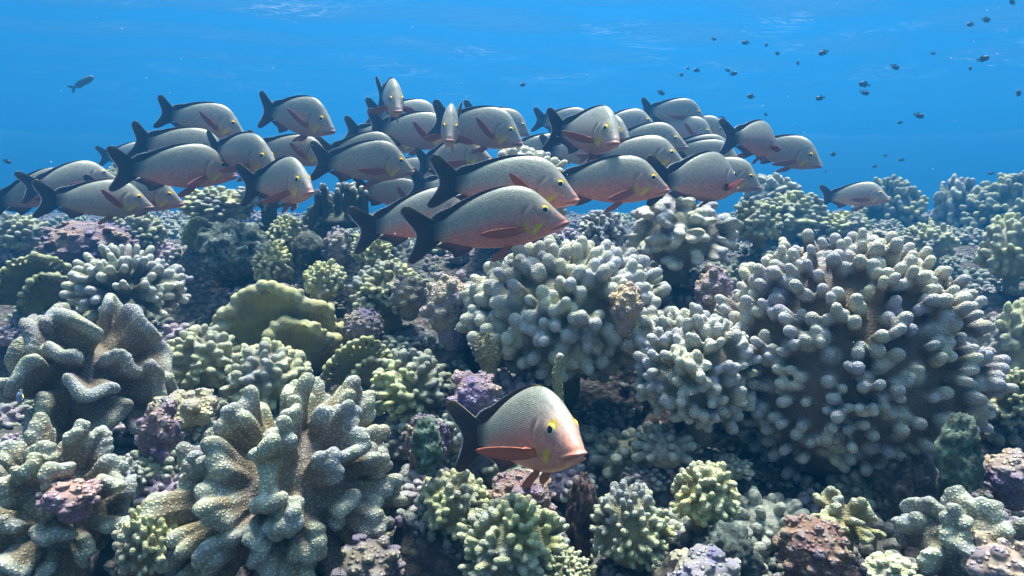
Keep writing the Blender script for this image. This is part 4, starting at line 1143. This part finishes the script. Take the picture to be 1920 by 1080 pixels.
DAM = [(980, 159, 5), (1278, 140, 5.2), (1306, 132, 5), (1376, 138, 5), (1339, 73, 5.4), (1397, 80, 5), (1437, 84, 5.2), (1458, 100, 5), (1496, 118, 4.8), (1543, 99, 4.2),
       (1407, 181, 4.6), (1537, 184, 4.0), (1619, 158, 4.4), (1622, 174, 4.2), (1679, 126, 4.4), (1819, 46, 4.2), (1850, 37, 4.2), (1898, 3, 3.8), (1845, 110, 3.5), (1819, 128, 4.6),
       (1910, 175, 3.8), (1724, 217, 4.2), (1562, 289, 4.8), (1240, 174, 5), (1355, 222, 6), (1436, 215, 6.2), (1687, 230, 6), (1750, 100, 6.5), (1660, 292, 7), (1640, 312, 6.5), (1690, 300, 7), (1548, 322, 6.5), (1858, 325, 6), (1290, 128, 7), (1365, 132, 7)]
for i, (px, py, d) in enumerate(DAM):
    place_small('damselfish', px, py, d, .050 * rng.uniform(.85, 1.15), rng.choice((0, math.pi)) + rng.uniform(-.9, .9), rng.uniform(-.4, .3),
                'tiny dark damselfish hovering in the open blue water', 'tiny dark damselfish in the blue', 'damselfish')
place_small('wrasse', 157, 154, 4.8, .15, .25, .55, 'slender dim fish rising alone in the blue at upper left', None, 'slender_fish')
place_small('damselfish', 14, 303, 4.5, .045, .2, -.4, 'tiny dark fish at the far left edge above the snappers', None, 'damselfish')
place_small('yellowtail', 38, 745, 1.12, .036, 2.4, -.5, 'small blue damselfish with yellow tail at the left edge', None, 'damselfish')

# ------------------------------------------------------------------ water surface overhead
def water_surface():
    k = NT('water_surface')
    t = k.t
    pos = k.n('ShaderNodeNewGeometry').outputs['Position']
    mp = k.n('ShaderNodeMapping', in_Vector=pos); mp.inputs['Scale'].default_value = (.55, 1.4, 1)
    a = k.n('ShaderNodeTexNoise', in_Vector=mp.outputs[0], in_Scale=1.3, in_Detail=4.0, in_Roughness=.55, in_Distortion=1.2).outputs['Fac']
    b = k.n('ShaderNodeTexNoise', in_Vector=pos, in_Scale=.35, in_Detail=2.0).outputs['Fac']
    ridge = k.math('ABSOLUTE', k.math('SUBTRACT', a, .5))
    m = k.math('MULTIPLY', k.mr(ridge, .022, .0), k.mr(b, .52, .66))  # sparse pale streaks: sun glints painted in by a noise mask
    tr = k.n('ShaderNodeBsdfTransparent', in_Color=(1, 1, 1, 1))
    gl = k.n('ShaderNodeBsdfGlossy', in_Color=(.9, .95, 1, 1), in_Roughness=.08)
    tl = k.n('ShaderNodeBsdfTranslucent', in_Color=(1, 1, 1, 1))
    fc = k.n('ShaderNodeLayerWeight', in_Blend=.5).outputs['Facing']
    tir = k.mr(fc, .34, .42)                    # light beyond the critical angle is reflected back down
    rip = k.n('ShaderNodeTexNoise', in_Vector=mp.outputs[0], in_Scale=2.2, in_Detail=4.0).outputs['Fac']
    k.l(k.n('ShaderNodeBump', in_Height=rip, in_Strength=.4, in_Distance=.06).outputs[0], gl.inputs['Normal'])
    m0 = k.n('ShaderNodeMixShader', in_0=tir, in_1=tr.outputs[0], in_2=gl.outputs[0])
    mx = k.n('ShaderNodeMixShader', in_0=k.math('MULTIPLY', m, .12), in_1=m0.outputs[0], in_2=tl.outputs[0])
    k.l(mx.outputs[0], k.out.inputs['Surface'])
    t.nodes.remove(k.b)
    xs_ = np.linspace(-40, 40, 161); ys_ = np.linspace(-10, 60, 141)
    X, Y = np.meshgrid(xs_, ys_)
    Z = 4.6 + .06 * np.sin(X * 1.1 + .6 * Y) + .05 * np.sin(Y * 1.7 - .5 * X)
    n2, n1 = X.shape
    Vv = np.stack([X, Y, Z], -1).reshape(-1, 3)
    I = np.arange(n1 * n2).reshape(n2, n1)
    Q_ = np.stack([I[:-1, :-1], I[:-1, 1:], I[1:, 1:], I[1:, :-1]], -1).reshape(-1, 4)
    tag(link('water_surface', mesh_from('water_surface', Vv, Q_.tolist()), k.m), kind='structure')
water_surface()

# ------------------------------------------------------------------ haze: the blue of the water itself
hz = NT('haze')
hz.t.nodes.remove(hz.b)
pv = hz.n('ShaderNodeVolumePrincipled')
pv.inputs['Color'].default_value = (.03, .35, .95, 1)
pv.inputs['Density'].default_value = .070
pv.inputs['Anisotropy'].default_value = .6
hz.l(pv.outputs[0], hz.out.inputs['Volume'])
bm = bmesh.new()
bmesh.ops.create_cube(bm, size=1)
hm = bpy.data.meshes.new('haze')
for v in bm.verts:
    v.co = Vector((v.co.x * 130, 27 + v.co.y * 110, 0))  + Vector((0, 0, 5.0 if v.co.z > 0 else -7.0))
bm.to_mesh(hm); bm.free()
tag(link('haze', hm, hz.m), kind='stuff')

# ------------------------------------------------------------------ specks drifting in the water
def specks(n):
    V_, F_ = [], []
    r2 = random.Random(77)
    for i in range(n):
        d = r2.uniform(1.0, 4.0)
        c = at(r2.uniform(-60, 1980), r2.uniform(-40, 1000), d)
        r = r2.uniform(.0005, .0012)
        blob(V_, F_, c, (r, r * r2.uniform(.6, 1.4), r), 1)
    return mesh_from('drifting_specks', V_, F_)
tag(link('drifting_specks', specks(420), plain('speck', (.7, .72, .7), .8)), 'pale specks of plankton drifting in the water', 'plankton', kind='stuff')
